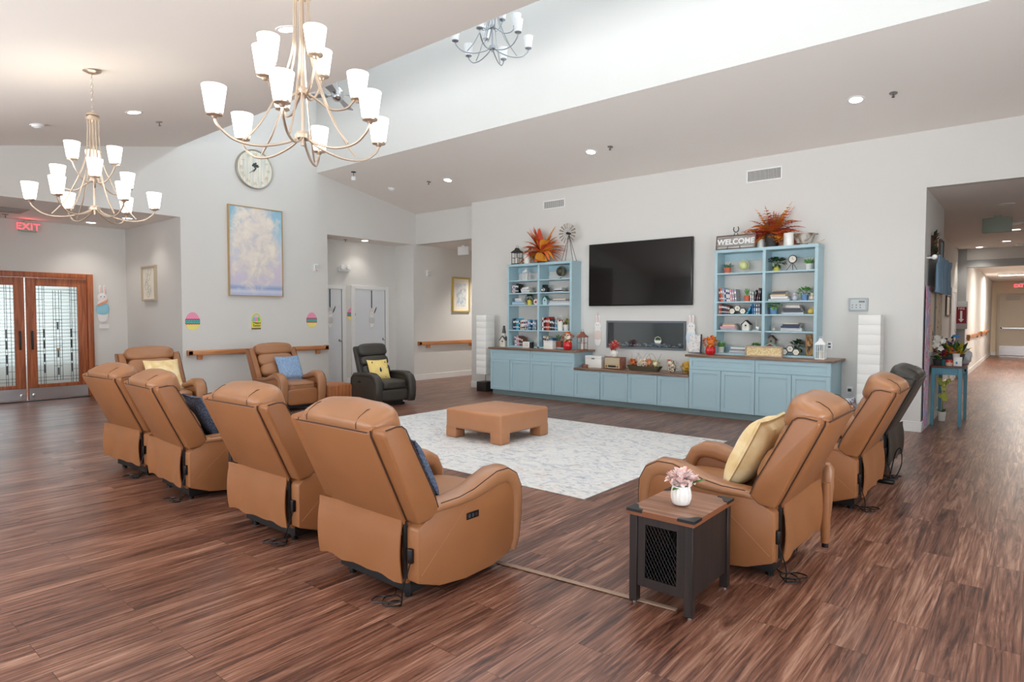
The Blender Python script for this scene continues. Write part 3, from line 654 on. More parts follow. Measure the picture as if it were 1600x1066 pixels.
# ---- end tables
TT = wood('rustic_brown_top', (112, 74, 52), (166, 118, 90), 'X', .4)
DK = wood('dark_stained_wood', (26, 18, 15), (46, 34, 29), 'Z', .5)
TE = mat('top_edge_brown', (128, 76, 44), .5)
def end_table(label, loc, rz):
    t = thing('end_table', label, 'end table', loc, rz, 'dark crate end tables'); a, b_, H = .18, .26, .515
    MB().box(TT, -a - .01, a + .01, -b_ - .01, b_ + .01, H - .03, H).box(TE, -a - .0105, a + .0105, -b_ - .0105, b_ + .0105, H - .0295, H - .001).build('tabletop', t)
    for sx in (-1, 1):
        for sy in (-1, 1):
            lg = MB().box(DK, min(sx * a, sx * (a - .045)), max(sx * a, sx * (a - .045)), min(sy * b_, sy * (b_ - .045)), max(sy * b_, sy * (b_ - .045)), .012, H - .03, .002, 1).build('leg', t)
            MB().lathe(STEEL, [(0, 0), (.012, 0), (.012, .006), (.005, .008), (.005, .014), (0, .014)], (sx * (a - .022), sy * (b_ - .022), 0), 10).build('levelling_foot', lg)
            x0, x1 = sorted((sx * (a + .012), sx * (a - .075))); y0, y1 = sorted((sy * (b_ + .012), sy * (b_ - .075)))
            c = MB(); c.prism(BLACK, [(sx * (a + .013), sy * (b_ + .013)), (sx * (a - .08), sy * (b_ + .013)), (sx * (a - .075), sy * (b_ - .01)), (sx * (a - .045), sy * (b_ - .02)), (sx * (a - .03), sy * (b_ - .05)), (sx * (a - .01), sy * (b_ - .08)), (sx * (a + .013), sy * (b_ - .085))], 'z', H - .012, H + .003)
            c.build('corner_bracket', t)
    body = MB()
    for sx in (-1, 1): body.box(DK, min(sx * (a - .012), sx * (a - .03)), max(sx * (a - .012), sx * (a - .03)), -b_ + .04, b_ - .04, .10, H - .03)
    body.box(DK, -a + .03, a - .03, -b_ + .012, b_ - .012, .10, .12); body.build('case', t)
    for sy in (-1, 1):
        y0, y1 = sorted((sy * (b_ - .008), sy * (b_ - .024))); d = MB()
        d.box(DK, -a + .046, -a + .09, y0, y1, .10, H - .035); d.box(DK, a - .09, a - .046, y0, y1, .10, H - .035)
        d.box(DK, -a + .09, a - .09, y0, y1, .10, .15); d.box(DK, -a + .09, a - .09, y0, y1, H - .075, H - .035); dd = d.build('door', t)
        ms = MB(); W = 2 * (a - .09); ym = sy * (b_ - .016)
        for i in range(-9, 15):
            for sg in (-1, 1):
                x0 = -a + .09 + i * .02; z0, z1 = .15, H - .075; dx = (z1 - z0) * .55 * sg
                p0, p1 = Vector((x0 if sg > 0 else x0, ym, z0)), Vector((x0 + dx, ym, z1)); lo, hi = -a + .09, a - .09
                t0, t1 = 0.0, 1.0
                for (num, den) in ((lo - p0.x, p1.x - p0.x), (hi - p0.x, p1.x - p0.x)): pass
                ta, tb = (lo - p0.x) / (p1.x - p0.x), (hi - p0.x) / (p1.x - p0.x); ta, tb = min(ta, tb), max(ta, tb)
                t0, t1 = max(0, ta), min(1, tb)
                if t1 > t0: ms.tube(BLACK, [p0.lerp(p1, t0), p0.lerp(p1, t1)], .0012, 3)
        ms.build('wire_mesh', dd)
    return t
end_table('dark crate style end table with brown top beside the right recliner, holding pink flowers', (-1.475, 3.25, 0), 0)
end_table('dark end table squeezed between the two middle recliners of the left row', (-4.94, 2.72, 0), 0)
# vase of pink flowers on the near table
PINK = mat('pink_petal', (255, 230, 225), .7, noise=.1, nscale=20); PINKD = mat('deep_pink_petal', (250, 200, 192), .7); GREEN = mat('leaf_green', (74, 128, 44), .6, noise=.2, nscale=15)
v = thing('flower_vase', 'fluted white vase of pink peonies on the near end table', 'vase', (-1.463, 3.215, .519))
MB().lathe(CERAMIC, [(0, 0), (.034, 0), (.045, .008), (.053, .035), (.054, .06), (.048, .095), (.044, .105), (.040, .105), (.044, .09), (0, .08)], n=48, flute=.035, nf=16).build('vase', v)
rnd = random.Random(4); fl = MB()
for (cx, cy, cz, rr) in ((0, 0, .145, .062), (.055, .02, .14, .04), (-.055, .0, .135, .04), (.01, -.04, .13, .04), (.0, .05, .14, .045)):
    for i in range(60):
        d = Vector((rnd.gauss(0, 1), rnd.gauss(0, 1), rnd.gauss(.3, .8))).normalized()
        fl.leaf(PINK if rnd.random() < .78 else PINKD, Vector((cx, cy, cz)) + d * rr * rnd.uniform(.1, .45), d + Vector((0, 0, .4)), rr * rnd.uniform(.6, .9), rr * .6, .1, k=3, fold=.4)
fl.build('bloom', v)
lf = MB(); lf.leaf(GREEN, (.05, .02, .12), (1, .45, .45), .09, .045, .05); lf.leaf(GREEN, (.0, -.03, .10), (-.3, -1, .0), .05, .03, .2); lf.tube(GREEN, [(0, 0, .08), (.03, .01, .11), (.06, .02, .125)], .003, 4); lf.build('leaf', v)
# floor cord cover from the left recliner to the table
cc = MB(); cc.strap(mat('beige_cord_cover', (150, 124, 104), .6), [(0, 0), (.4, .0), (.8, 0), (1.15, 0)], .035, .01, 3, 10, M=Matrix.Translation((-2.55, 2.93, .006)) @ Matrix.Rotation(R(-84), 4, 'Z'))
tag(cc.build('cord_cover'), 'flat beige cord cover on the floor from near left recliner to end table', 'cord cover')
# ================================================================ cabinets, bookcases, television, fireplace
def shaker(x0, x1, z0, z1, yf, rail=.055):
    m = MB(); g_ = .004; x0 += g_; x1 -= g_; z0 += g_; z1 -= g_; r = min(rail, (z1 - z0) * .3)
    m.box(BLUE, x0, x0 + rail, yf - .02, yf, z0, z1, .0015, 1); m.box(BLUE, x1 - rail, x1, yf - .02, yf, z0, z1, .0015, 1)
    m.box(BLUE, x0 + rail, x1 - rail, yf - .02, yf, z0, z0 + r, .0015, 1); m.box(BLUE, x0 + rail, x1 - rail, yf - .02, yf, z1 - r, z1, .0015, 1)
    m.box(BLUE, x0 + rail, x1 - rail, yf - .005, yf, z0 + r, z1 - r); return m
YF = 9.385
def cabinet(label, x0, x1, top, drawers, doors, group):
    t = thing('base_cabinet', label, 'cabinet', ((x0 + x1) / 2, 9.68, 0), 0, group); ox, oy = (x0 + x1) / 2, 9.68
    def L(m): bmesh.ops.translate(m.bm, vec=(-ox, -oy, 0), verts=m.bm.verts); return m
    L(MB().box(BLUE, x0, x1, YF, 9.975, .10, top)).build('carcass', t)
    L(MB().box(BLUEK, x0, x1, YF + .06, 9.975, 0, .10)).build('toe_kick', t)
    zd = top - .195 if drawers else top - .005
    w = (x1 - x0) / max(1, drawers)
    for i in range(drawers): L(shaker(x0 + i * w, x0 + (i + 1) * w, zd, top - .005, YF, .05)).build('drawer_front', t)
    w = (x1 - x0) / doors
    for i in range(doors): L(shaker(x0 + i * w, x0 + (i + 1) * w, .10, zd, YF)).build('door', t)
    return t
LX0, LX1, RX0, RX1 = -8.36, -6.335, -4.155, -2.105
GB = 'light blue shaker base cabinets'
cabinet('blue base cabinet with one drawer and two doors at the far left of the built-in', LX0, (LX0 + LX1) / 2, .905, 1, 2, GB)
cabinet('tall blue base cabinet just left of the low middle cabinets, two doors', (LX0 + LX1) / 2, LX1, .905, 1, 2, GB)
cabinet('low blue two door cabinet under the radio and white box', LX1, (LX1 + RX0) / 2, .60, 0, 2, GB)
cabinet('low blue two door cabinet under the turkey figure and yellow flowers', (LX1 + RX0) / 2, RX0, .60, 0, 2, GB)
cabinet('tall blue base cabinet just right of the low middle cabinets, under a red pumpkin', RX0, (RX0 + RX1) / 2, .925, 1, 2, GB)
cabinet('blue base cabinet at the right end of the built-in, under the white lantern', (RX0 + RX1) / 2, RX1, .925, 1, 2, GB)
GW = 'walnut worktops of the built-in'
tag(MB().box(COUNTER, LX0 - .04, LX1 + .06, 9.34, 9.978, .905, .94, .004).build('worktop'), 'brown wood worktop on the left tall cabinets, under the left bookcase', 'worktop', GW)
tag(MB().box(COUNTER, LX1 + .002, RX0 - .002, 9.34, 9.978, .60, .635, .004).build('worktop'), 'long low brown wood worktop below the fireplace', 'worktop', GW)
tag(MB().box(COUNTER, RX0 - .06, RX1 + .05, 9.34, 9.978, .925, .96, .004).build('worktop'), 'brown wood worktop on the right tall cabinets, under the right bookcase', 'worktop', GW)
CT = {0: .94, 1: .635, 2: .96}
def bookcase(label, x0, x1, xm, z0, z1, lv, side):
    t = thing('bookcase', label, 'bookcase', ((x0 + x1) / 2, 9.82, z0), 0, 'blue open bookcases'); ox, oy, oz = (x0 + x1) / 2, 9.82, z0
    def L(m): bmesh.ops.translate(m.bm, vec=(-ox, -oy, -oz), verts=m.bm.verts); return m
    y0, y1 = 9.66, 9.976
    L(MB().box(BLUE, x0, x0 + .045, y0, y1, z0, z1, .002, 1)).build('side_panel', t); L(MB().box(BLUE, x1 - .045, x1, y0, y1, z0, z1, .002, 1)).build('side_panel', t)
    L(MB().box(BLUE, xm - .022, xm + .022, y0, y1, z0, z1, .002, 1)).build('divider', t)
    L(MB().box(BLUE, x0 - .005, x1 + .005, y0 - .006, y1, z1 - .045, z1 + .002, .002, 1)).build('top_panel', t)
    L(MB().box(BLUE, x0 + .045, x1 - .045, y1 - .02, y1, z1 - .16, z1 - .045)).build('back_rail', t)
    L(MB().box(BLUE, x0 + .045, x1 - .045, y0, y1, z0, z0 + .03, .002, 1)).build('bottom_panel', t)
    L(MB().box(BLUE, x0 + .045, x1 - .045, y1 - .02, y1, z0 + .03, z0 + .13)).build('back_rail', t)
    for a, b in ((x0 + .045, xm - .022), (xm + .022, x1 - .045)):
        for z in lv: L(MB().box(BLUE, a, b, y0 + .004, y1, z - .024, z, .002, 1)).build('shelf', t)
    return t
ZL = [2.275, 2.025, 1.785, 1.29]; ZR = [2.24, 1.795, 1.595, 1.345]
bookcase('left blue open bookcase with fern and windmill on top', -8.17, -6.60, -7.38, .94, 2.595, ZL, 0)
bookcase('right blue open bookcase with the WELCOME sign on top', -3.88, -2.37, -3.12, .96, 2.60, ZR, 1)
# television
tv = thing('television', 'large black flat television mounted on the wall above the fireplace', 'television', (-5.37, 9.93, 2.32))
MB().box(BLKPL, -1.01, 1.01, -.03, .035, -.57, .57, .008).build('casing', tv)
MB().box(mat('tv_screen', (6, 6, 8), .12, coat=.5), -.995, .995, -.034, -.029, -.55, .555).build('screen', tv)
MB().box(BLACK, -.3, .3, .03, .049, -.25, .25).build('wall_bracket', tv)
# electric fireplace
FG = mat('slate_grey_frame', (98, 108, 116), .5)
fp = thing('electric_fireplace', 'long grey framed electric fireplace in the wall under the television', 'fireplace', (-5.255, YN, 1.232))
m = MB(); W_, H_ = .77, .25
m.box(FG, -W_, W_, -.03, 0, H_ - .035, H_, .003, 1); m.box(FG, -W_, W_, -.03, 0, -H_, -H_ + .035, .003, 1); m.box(FG, -W_, -W_ + .035, -.03, 0, -H_ + .035, H_ - .035, .003, 1); m.box(FG, W_ - .035, W_, -.03, 0, -H_ + .035, H_ - .035, .003, 1)
m.build('frame', fp)
m = MB(); DKB = mat('dark_firebox', (104, 112, 114), .35, noise=.1)
m.box(DKB, -W_ + .035, W_ - .035, -.003, -.001, -H_ + .035, H_ - .035); m.build('firebox', fp)
m = MB(); rnd = random.Random(8)
for i in range(170):
    x = rnd.uniform(-W_ + .06, W_ - .06); r_ = rnd.uniform(.013, .026); z = -H_ + .038 + r_ + rnd.random() ** 2 * .045
    m.puff(rnd.choice([mat('dark_pebble', (60, 72, 84), .3), mat('blue_pebble', (140, 176, 196), .25), mat('clear_crystal', (232, 240, 244), .15)]), (x, -.014 + rnd.uniform(-.002, .002), z), (r_ * 1.3, .009, r_ * .6), 2.4, 2)
st_ = m.build('ember_stones', fp); st_['kind'] = 'stuff'
MB().box(glass('fireplace_glass', (226, 232, 234), .8, .03), -W_ + .035, W_ - .035, -.0275, -.0255, -H_ + .035, H_ - .035).build('glass_pane', fp)
bk = thing('basket_ornament', 'small flat white basket ornament with green grass on the fireplace glass', 'ornament', at(1028, 532, YN - .032))
m = MB(); m.prism(CERAMIC, [(-.07, 0), (.07, 0), (.05, -.05), (-.05, -.05)], 'y', -.006, 0, .002, 1); m.tube(CERAMIC, [(-.06 + .0, -.003, 0), (-.045, -.003, .045), (0, -.003, .065), (.045, -.003, .045), (.06, -.003, 0)], .004, 5); m.build('basket', bk)
m = MB()
for i in range(14): m.leaf(GREEN, (-.04 + i * .006, -.004, 0), (math.sin(i * 2.1) * .4, -.05, 1), .045, .012, 0, k=2)
m.build('grass', bk)
# vents, panels, sensors on walls
VD = mat('vent_dark', (96, 92, 88), .6)
def vent(label, xc, zc, w, h):
    t = thing('air_vent', label, 'vent', (xc, YN, zc), 0, 'white air vents on the television wall')
    m = MB(); e = .022
    m.box(WHITE, -w / 2, w / 2, -.012, 0, h / 2 - e, h / 2, .002, 1); m.box(WHITE, -w / 2, w / 2, -.012, 0, -h / 2, -h / 2 + e, .002, 1)
    m.box(WHITE, -w / 2, -w / 2 + e, -.012, 0, -h / 2 + e, h / 2 - e); m.box(WHITE, w / 2 - e, w / 2, -.012, 0, -h / 2 + e, h / 2 - e); m.build('frame', t)
    MB().box(VD, -w / 2 + e, w / 2 - e, -.003, -.001, -h / 2 + e, h / 2 - e).build('recess', t)
    m = MB(); k = int((w - 2 * e) / .022)
    for i in range(k + 1): x = -w / 2 + e + i * (w - 2 * e) / k; m.box(WHITE, x - .0035, x + .0035, -.010, -.003, -h / 2 + e, h / 2 - e)
    m.build('louvre', t)
vent('white air vent high on the wall, above and left of the television', -7.24, 3.75, .52, .17)
vent('white air vent high on the wall above the WELCOME sign', -3.245, 3.75, .54, .20)
t = thing('alarm_panel', 'grey alarm control panel on the wall right of the bookcase', 'control panel', (-1.905, YN, 1.73))
MB().box(mat('panel_grey', (168, 176, 178), .5), -.12, .12, -.04, 0, -.095, .095, .006).build('casing', t)
MB().box(mat('panel_face', (190, 196, 196), .4), -.095, .095, -.044, -.04, -.07, .07).build('face', t)
MB().box(mat('lcd', (96, 104, 98), .3), .01, .085, -.046, -.044, .03, .055).build('display', t)
for i in range(3):
    for j in range(2): MB().lathe(VD, [(0, 0), (.008, 0), (.008, .004), (0, .004)], n=8, M=Matrix.Translation((-.07 + i * .05, -.044, -.04 + j * .035)) @ Matrix.Rotation(PI / 2, 4, 'X')).build('button', t)
def small_plate(name, label, cat, p, nrm, w, h, parts=()):
    t = thing(name, label, cat, p, {'y': 0, 'x': PI / 2}[nrm])
    MB().box(WHITE, -w / 2, w / 2, -.035 if name == 'fire_strobe' else -.008, 0, -h / 2, h / 2, .004).build('plate', t)
    for nm, a in parts: MB().box(*a).build(nm, t)
    return t
small_plate('wall_outlet', 'white wall outlet above the right end of the brown worktop', 'outlet', (-2.27, YN, 1.14), 'y', .08, .12, [('socket', (VD, -.018, .018, -.010, -.008, .01, .035)), ('socket', (VD, -.018, .018, -.010, -.008, -.035, -.01))])
small_plate('wall_outlet', 'white wall outlet with a black plug low beside the right cabinet', 'outlet', (-1.99, YN, .50), 'y', .08, .12, [('plug', (BLKPL, -.02, .02, -.05, -.008, -.01, .03))])
for lab, p in (('white fire alarm strobe on the gable wall right of the sky painting', (XW, 7.38, 2.56)), ('white fire alarm strobe on the corridor wall near the gold framed picture', (XW, 10.50, 2.61))):
    small_plate('fire_strobe', lab, 'fire alarm', p, 'x', .10, .15, [('strobe_lens', (mat('lens_grey', (206, 208, 210), .2), -.03, .03, -.05, -.035, -.02, .05)), ('mark', (mat('alarm_red', (180, 70, 60), .5), -.02, .02, -.037, -.035, -.06, -.045))])
t = thing('emergency_light', 'white twin head emergency light on the wall of the door alcove', 'emergency light', (-12.1, 8.52, 2.62), PI / 2)
MB().box(WHITE, -.15, .15, -.06, 0, -.05, .06, .015, 3).build('housing', t)
for s_ in (-1, 1): MB().lathe(WHITE, [(0, 0), (.05, .0), (.062, .03), (.05, .05), (0, .052)], n=14, M=Matrix.Translation((s_ * .085, -.07, .045)) @ Matrix.Rotation(PI / 2, 4, 'X')).build('lamp_head', t)
# paper tower lamps
PAPER = mat('white_paper_shade', (244, 243, 238), .8, noise=.01, bump=.15, bscale=30)
for lab, x, y in (('tall white paper tower lamp at the left end of the built-in', -8.76, 9.66), ('tall white paper tower lamp at the right between cabinet and alarm panel', -1.71, 9.81)):
    t = thing('tower_lamp', lab, 'lamp', (x, y, 0), 0, 'paper tower lamps')
    MB().box(mat('black_wood_base', (38, 32, 30), .5), -.13, .13, -.13, .13, 0, .20, .004).build('base', t)
    MB().tube(STEEL, [(0, 0, .2), (0, 0, .62)], .008, 8).build('pole', t)
    m = MB()
    for i in range(9): m.box(PAPER, -.135, .135, -.135, .135, .36 + i * .136, .36 + i * .136 + .1345, .003)
    m.box(PAPER, -.13, .13, -.13, .13, .362, 1.58)
    m.build('paper_shade', t)
# ---- ceiling fittings
def on_slope(x, y): return (x, y, zr(y) if y > 5 else zl(y))
def slope_rot(y): return math.atan(-.19) if y > 5 else math.atan(.2)
def downlight(label, x, y, z=None, power=18, rot=0, lit=True):
    t = thing('ceiling_downlight', label, 'ceiling light', (x, y, z) if z else on_slope(x, y), 0, 'recessed ceiling downlights')
    t.rotation_euler = (rot, 0, 0)
    r = .085; s = MB(); s.open = True
    s.lathe(WHITE, [(r * .86, -.001), (r * .88, -.006), (r * 1.18, -.006), (r * 1.22, -.001), (r * 1.22, .0)], n=28); s.build('trim_ring', t)
    MB().lathe(LED if lit else mat('unlit_lens', (205, 204, 200), .4), [(0, -.004), (r * .88, -.004), (r * .88, -.001), (0, -.001)], n=28).build('lens', t)
    if lit and power:
        l = bpy.data.lights.new('downlight', 'SPOT'); l.energy = power; l.spot_size = math.radians(115); l.spot_blend = .8; l.color = (1, .95, .88); l.shadow_soft_size = .07
        o = bpy.data.objects.new('downlight_lamp', l); C.objects.link(o); o.parent = t; o.location = (0, 0, -.03)
    return t
for x, lb in ((-8.98, 'lit downlight in the right ceiling slope, farthest left'), (-5.64, 'lit downlight in the right ceiling slope, above the television'), (-1.76, 'lit downlight in the right ceiling slope, largest, above the alarm panel'), (1.9, 'lit downlight in the right ceiling slope beyond the hall opening')):
    downlight(lb, x, 8.79, rot=slope_rot(8.79), power=46)
for x, lb in ((-8.95, 'lit downlight in the left ceiling between chandelier and clock'), (-5.30, 'lit downlight in the left ceiling behind the big chandelier'), (-1.65, 'lit downlight in the left ceiling above the near chairs'), (2.0, 'lit downlight in the left ceiling toward the east windows')):
    downlight(lb, x, 3.15, rot=slope_rot(3.15), power=46)
downlight('lit downlight in the foyer ceiling behind the small chandelier', -12.97 * 1.035, 3.96, HC, 34)
downlight('lit downlight in the foyer ceiling near the small framed picture', -12.35, 4.2, HC, 24)
downlight('lit downlight in the alcove ceiling above the white doors', -11.74, 8.86, HC, 17)
for i, (x, y, lb) in enumerate(((-.30, 15.8, 'second lit downlight along the long hall ceiling'), (-.50, 18.06, 'third lit downlight along the long hall ceiling'), (-1.05, 19.2, 'lit downlight by the left wall of the long hall'))):
    downlight(lb, x, y, HC, 42)
for yv in (1.6, 3.6): downlight('added unseen downlight of the vestibule beyond the glazed doors' + (', nearer the frame' if yv > 2 else ', farther from the frame'), -15.0, yv, HC, 45)  # both added to brighten the blinds behind the door glass
downlight('added unseen downlight in the corridor ceiling left of the television wall', -10.45, 12.2, HC, 260)  # added to brighten the dim corridor walls
downlight('unlit downlight nearest in the long hall ceiling', -.35, 12.2, HC, 0, lit=False)
for y in (12.9, 16.0):
    l = bpy.data.lights.new('hall_lamp', 'SPOT'); l.energy = 42; l.spot_size = math.radians(120); l.spot_blend = .8; l.shadow_soft_size = .1; l.color = (1, .95, .88)
    o = bpy.data.objects.new('hall_lamp', l); o.location = (1.2, y, HC - .06); C.objects.link(o)
def troffer(label, x, y, z, w, d, power):
    t = thing('ceiling_light', label, 'ceiling light', (x, y, z), 0)
    MB().box(WHITE, -w / 2, w / 2, -d / 2, d / 2, -.04, 0, .004).build('housing', t)
    MB().box(LED, -w / 2 + .03, w / 2 - .03, -d / 2 + .03, d / 2 - .03, -.045, -.04).build('diffuser', t)
    l = bpy.data.lights.new('troffer', 'AREA'); l.shape = 'RECTANGLE'; l.size = w; l.size_y = d; l.energy = power; l.color = (1, .92, .84)
    o = bpy.data.objects.new('troffer_lamp', l); C.objects.link(o); o.parent = t; o.location = (0, 0, -.06)
troffer('bright rectangular ceiling light at the far end of the long hall', -.35, 27.0, 3.02, 1.2, .3, 110)
troffer('rectangular ceiling light just beyond the grey hall frame', .3, 22.0, 3.02, 1.2, .3, 90)
def sprinkler(label, p, rot=0):
    t = thing('fire_sprinkler', label, 'sprinkler', p, 0, 'ceiling fire sprinklers'); t.rotation_euler = (rot, 0, 0)
    MB().lathe(mat('sprinkler_plate', (150, 144, 138), .4, metal=.5), [(0, 0), (.045, 0), (.045, -.006), (.012, -.01), (0, -.01)][::-1], n=16).build('escutcheon', t)
    m = MB(); m.tube(VD, [(0, 0, -.008), (0, 0, -.05)], .006, 6)
    for s_ in (-1, 1): m.tube(VD, [(0, 0, -.02), (s_ * .014, 0, -.035), (0, 0, -.052)], .003, 4)
    m.lathe(VD, [(0, -.05), (.018, -.05), (.018, -.054), (0, -.054)], n=10); m.build('head', t)
for x, y, lb in ((-1.36, 8.81, 'sprinkler head beside the largest downlight on the right slope'), (-5.25, 8.75, 'sprinkler head beside the downlight above the television'), (-9.44, 8.71, 'sprinkler head left of the farthest downlight on the right slope'), (-9.48, 3.65, 'sprinkler head on the left ceiling near the clock')):
    sprinkler(lb, on_slope(x, y), slope_rot(y))
sprinkler('sprinkler head in the foyer ceiling beside the red exit sign', (-13.5, 2.72, HC))
sprinkler('sprinkler head in the alcove ceiling', (-11.9, 8.45, HC)); sprinkler('sprinkler head in the corridor ceiling beside the hanging exit sign', (-10.3, 11.3, HC))
def detector(label, p, rot=0):
    t = thing('smoke_detector', label, 'smoke detector', p, 0, 'smoke detectors'); t.rotation_euler = (rot, 0, 0)
    MB().lathe(WHITE, [(0, -.045), (.035, -.045), (.05, -.03), (.065, -.025), (.07, 0), (0, 0)], n=20).build('body', t)
    MB().lathe(WHITE, [(.0, -.008), (.085, -.008), (.085, 0), (0, 0)], n=20).build('mounting_plate', t)
detector('round white smoke detector on the right ceiling slope near the gable wall', on_slope(-10.58, 8.69), slope_rot(8))
detector('round white smoke detector on the left ceiling above the small chandelier', on_slope(-9.9, 2.35), slope_rot(3))
detector('round white smoke detector in the long hall ceiling', (-.30, 18.9, HC)); detector('flat white detector beside the last lit hall downlight', (-.85, 19.1, HC))
t = thing('ceiling_sensor', 'small hanging cylinder sensor at the corner of the right ceiling slope', 'sensor', on_slope(-10.58, 7.72))
MB().tube(BLACK, [(0, 0, .0), (0, 0, -.09)], .006, 6).build('stem', t); MB().lathe(WHITE, [(0, -.18), (.045, -.175), (.05, -.10), (.03, -.085), (0, -.08)], n=16).build('body', t)
MB().lathe(BLACK, [(0, -.01), (.05, -.01), (.05, 0), (0, 0)], n=16).build('mounting_plate', t)
t = thing('ceiling_diffuser', 'square grey air diffuser in the foyer ceiling at the left edge', 'vent', (-12.9, 2.55, HC))
m = MB(); DG = mat('diffuser_grey', (172, 170, 164), .6)
for k in range(4): s_ = .30 - k * .07; m.box(DG, -s_, s_, -s_, s_, -.008 - .006 * k, -.002 - .004 * k if k else 0)
m.build('louvre', t); MB().box(VD, -.31, .31, -.31, .31, -.004, -.001).build('frame', t)
# exit signs
RED = mat('lit_exit_red', (255, 70, 90), .4, emit=2.0, ecol=(255, 84, 96))
def exit_sign(label, p, rz, txt=True, back=True, size=1.0, body=WHITE, arm='top'):
    t = thing('exit_sign', label, 'exit sign', p, rz, None)
    MB().box(body, -.16 * size, .16 * size, -.03, .03, -.10 * size, .10 * size, .012, 2).build('housing', t)
    if txt:
        m = MB(); text_mb(m, RED, 'EXIT', .19 * size, face_neg_y(0, -.0315, 0), .001, 1.08, .002); m.build('letters', t)
    if arm: MB().box(body, -.05, .05, -.02, .02, .10 * size, .13 * size).build('mount', t)
    return t
exit_sign('lit red EXIT sign above the glazed wooden entrance doors', (-13.93, 3.12, 3.15), PI / 2, size=.85, body=mat('exit_housing', (176, 182, 166), .5))
for c_ in ((0, 0),):
    l = bpy.data.lights.new('exit_glow', 'AREA'); l.size = .22; l.energy = .8; l.color = (1, .15, .2); o = bpy.data.objects.new('exit_glow', l); o.location = (-13.885, 3.12, 3.14); o.rotation_euler = (0, R(-90 - 35), 0); C.objects.link(o)
exit_sign('blank back of a white exit sign hanging in the corridor left of the television wall', (-10.45, 10.75, 3.12), R(8), txt=False)
exit_sign('grey back of a hanging exit sign in the long hall ceiling', (-.50, 13.3, 3.10), 0, txt=False, size=1.25, body=mat('sign_grey_green', (132, 140, 124), .5))
exit_sign('small lit red EXIT sign over the far door of the long hall', (-.42, 32.38, 2.83), 0)
t = thing('emergency_light', 'white ceiling emergency light with two heads in the long hall', 'emergency light', (-.42, 14.6, HC))
MB().box(WHITE, -.22, .22, -.05, .05, -.05, 0, .01).build('housing', t)
for s_ in (-1, 1): MB().box(WHITE, s_ * .30 - .025, s_ * .30 + .025, -.04, .04, -.08, .01, .01).box(WHITE, min(s_ * .2, s_ * .3), max(s_ * .2, s_ * .3), -.01, .01, -.03, -.01).build('lamp_head', t)

# ---- chandeliers
def bez(pts, k=6): return smooth(pts, k)
def chandelier(label, loc, rz, canopy_z, lit=True, sc_=1.0, slope=0):
    t = thing('chandelier', label, 'chandelier', loc, rz, 'twelve-light nickel chandeliers'); S = sc_
    N = NICKEL if lit else mat('unlit_nickel', (160, 164, 168), .35, metal=.8); sh = SHADE if lit else DEADSHADE  # same nickel, coloured darker and cooler where no bulb lights it
    m = MB(); m.tube(N, [(0, 0, -.06 * S), (0, 0, .88 * S)], .012 * S, 10); m.build('stem', t)
    for z, r in ((0, .05), (.28, .04), (.88, .06)):
        MB().lathe(N, [(0, z * S - .018), (r * S, z * S - .018), (r * S, z * S + .006), (r * .8 * S, z * S + .01), (r * .75 * S, z * S + .024), (0, z * S + .026)], n=24).build('hub', t)
    MB().lathe(N, [(0, 0), (.02, .01), (.05, -.0), (.06, -.02), (0, -.02)][::-1], (0, 0, .93 * S), n=20).build('crown', t)
    for k in range(6):
        a = k * PI / 3 + PI / 6
        P = [(.045, .87), (.05, .66), (.065, .50), (.14, .27), (.25, .05), (.35, -.08)]
        MB().tube(N, bez([(r * S * math.cos(a - PI / 6), r * S * math.sin(a - PI / 6), z * S) for r, z in P], 5), .0065 * S, 6).build('stay_rod', t)
    tiers = [(6, .515, 0.0, .0, .045), (3, .34, -PI / 2 + .08, .28, .26), (3, .20, PI / 2 + .08, .28, .45)]
    for n_, rr, a0, zh, zs, in tiers:
        for k in range(n_):
            a = a0 + k * 2 * PI / n_; c_, s_ = math.cos(a), math.sin(a)
            if zs - zh < .1: prof = [(.03, zh - .01), (.10, zh - .055), (rr * .5, zh - .10), (rr * .78, zh - .09), (rr * .95, zh - .03), (rr, zs - .03)]
            else: prof = [(.03, zh - .01), (.07, zh - .03), (rr * .6, zh + .0), (rr * .88, zh + .08), (rr, zs - .03)]
            arm = MB().tube(N, bez([(r * S * c_, r * S * s_, z * S) for r, z in prof], 5), .008 * S, 6).build('arm', t)
            cp = Vector((rr * S * c_, rr * S * s_, (zs - .03) * S))
            MB().lathe(N, [(0, 0), (.012, 0), (.02, .012), (.045, .02), (.047, .03), (0, .03)], cp, 16).build('cup', arm)
            s2 = MB(); s2.open = True
            s2.lathe(sh, [(.0, .032), (.044, .032), (.048, .042), (.069, .188), (.066, .188), (.045, .046), (.0, .04)], cp, 20)
            s2.build('glass_shade', arm)
            if lit:
                l = bpy.data.lights.new('bulb', 'POINT'); l.energy = BULB; l.color = (1, .91, .80); l.shadow_soft_size = .04
                o = bpy.data.objects.new('bulb', l); C.objects.link(o); o.parent = arm; o.location = cp + Vector((0, 0, .15))
    top = canopy_z - loc[2]; m = MB(); z = .95 * S; i = 0
    while z < top - .02:
        q = Matrix.Translation((0, 0, z)) @ Matrix.Rotation(i * PI / 2, 4, 'Z')
        m.tube(N, [q @ Vector((.010 * math.cos(b_), 0, .02 * math.sin(b_))) for b_ in [j * PI / 4 for j in range(8)]], .0022, 4, closed=True); z += .032; i += 1
    m.build('chain', t)
    MB().lathe(N, [(0, -.035), (.03, -.035), (.07, -.02), (.085, -.004), (.085, 0), (0, 0)], n=24, M=Matrix.Translation((0, 0, top)) @ Matrix.Rotation(slope, 4, 'X')).build('canopy', t)
    return t
BULB = .22
sl = math.atan(.2)
chandelier('smaller looking lit nickel chandelier hanging left above the entrance side', (-7.20, 2.16, 2.62), R(70), zl(2.16), True, 1.0, sl)
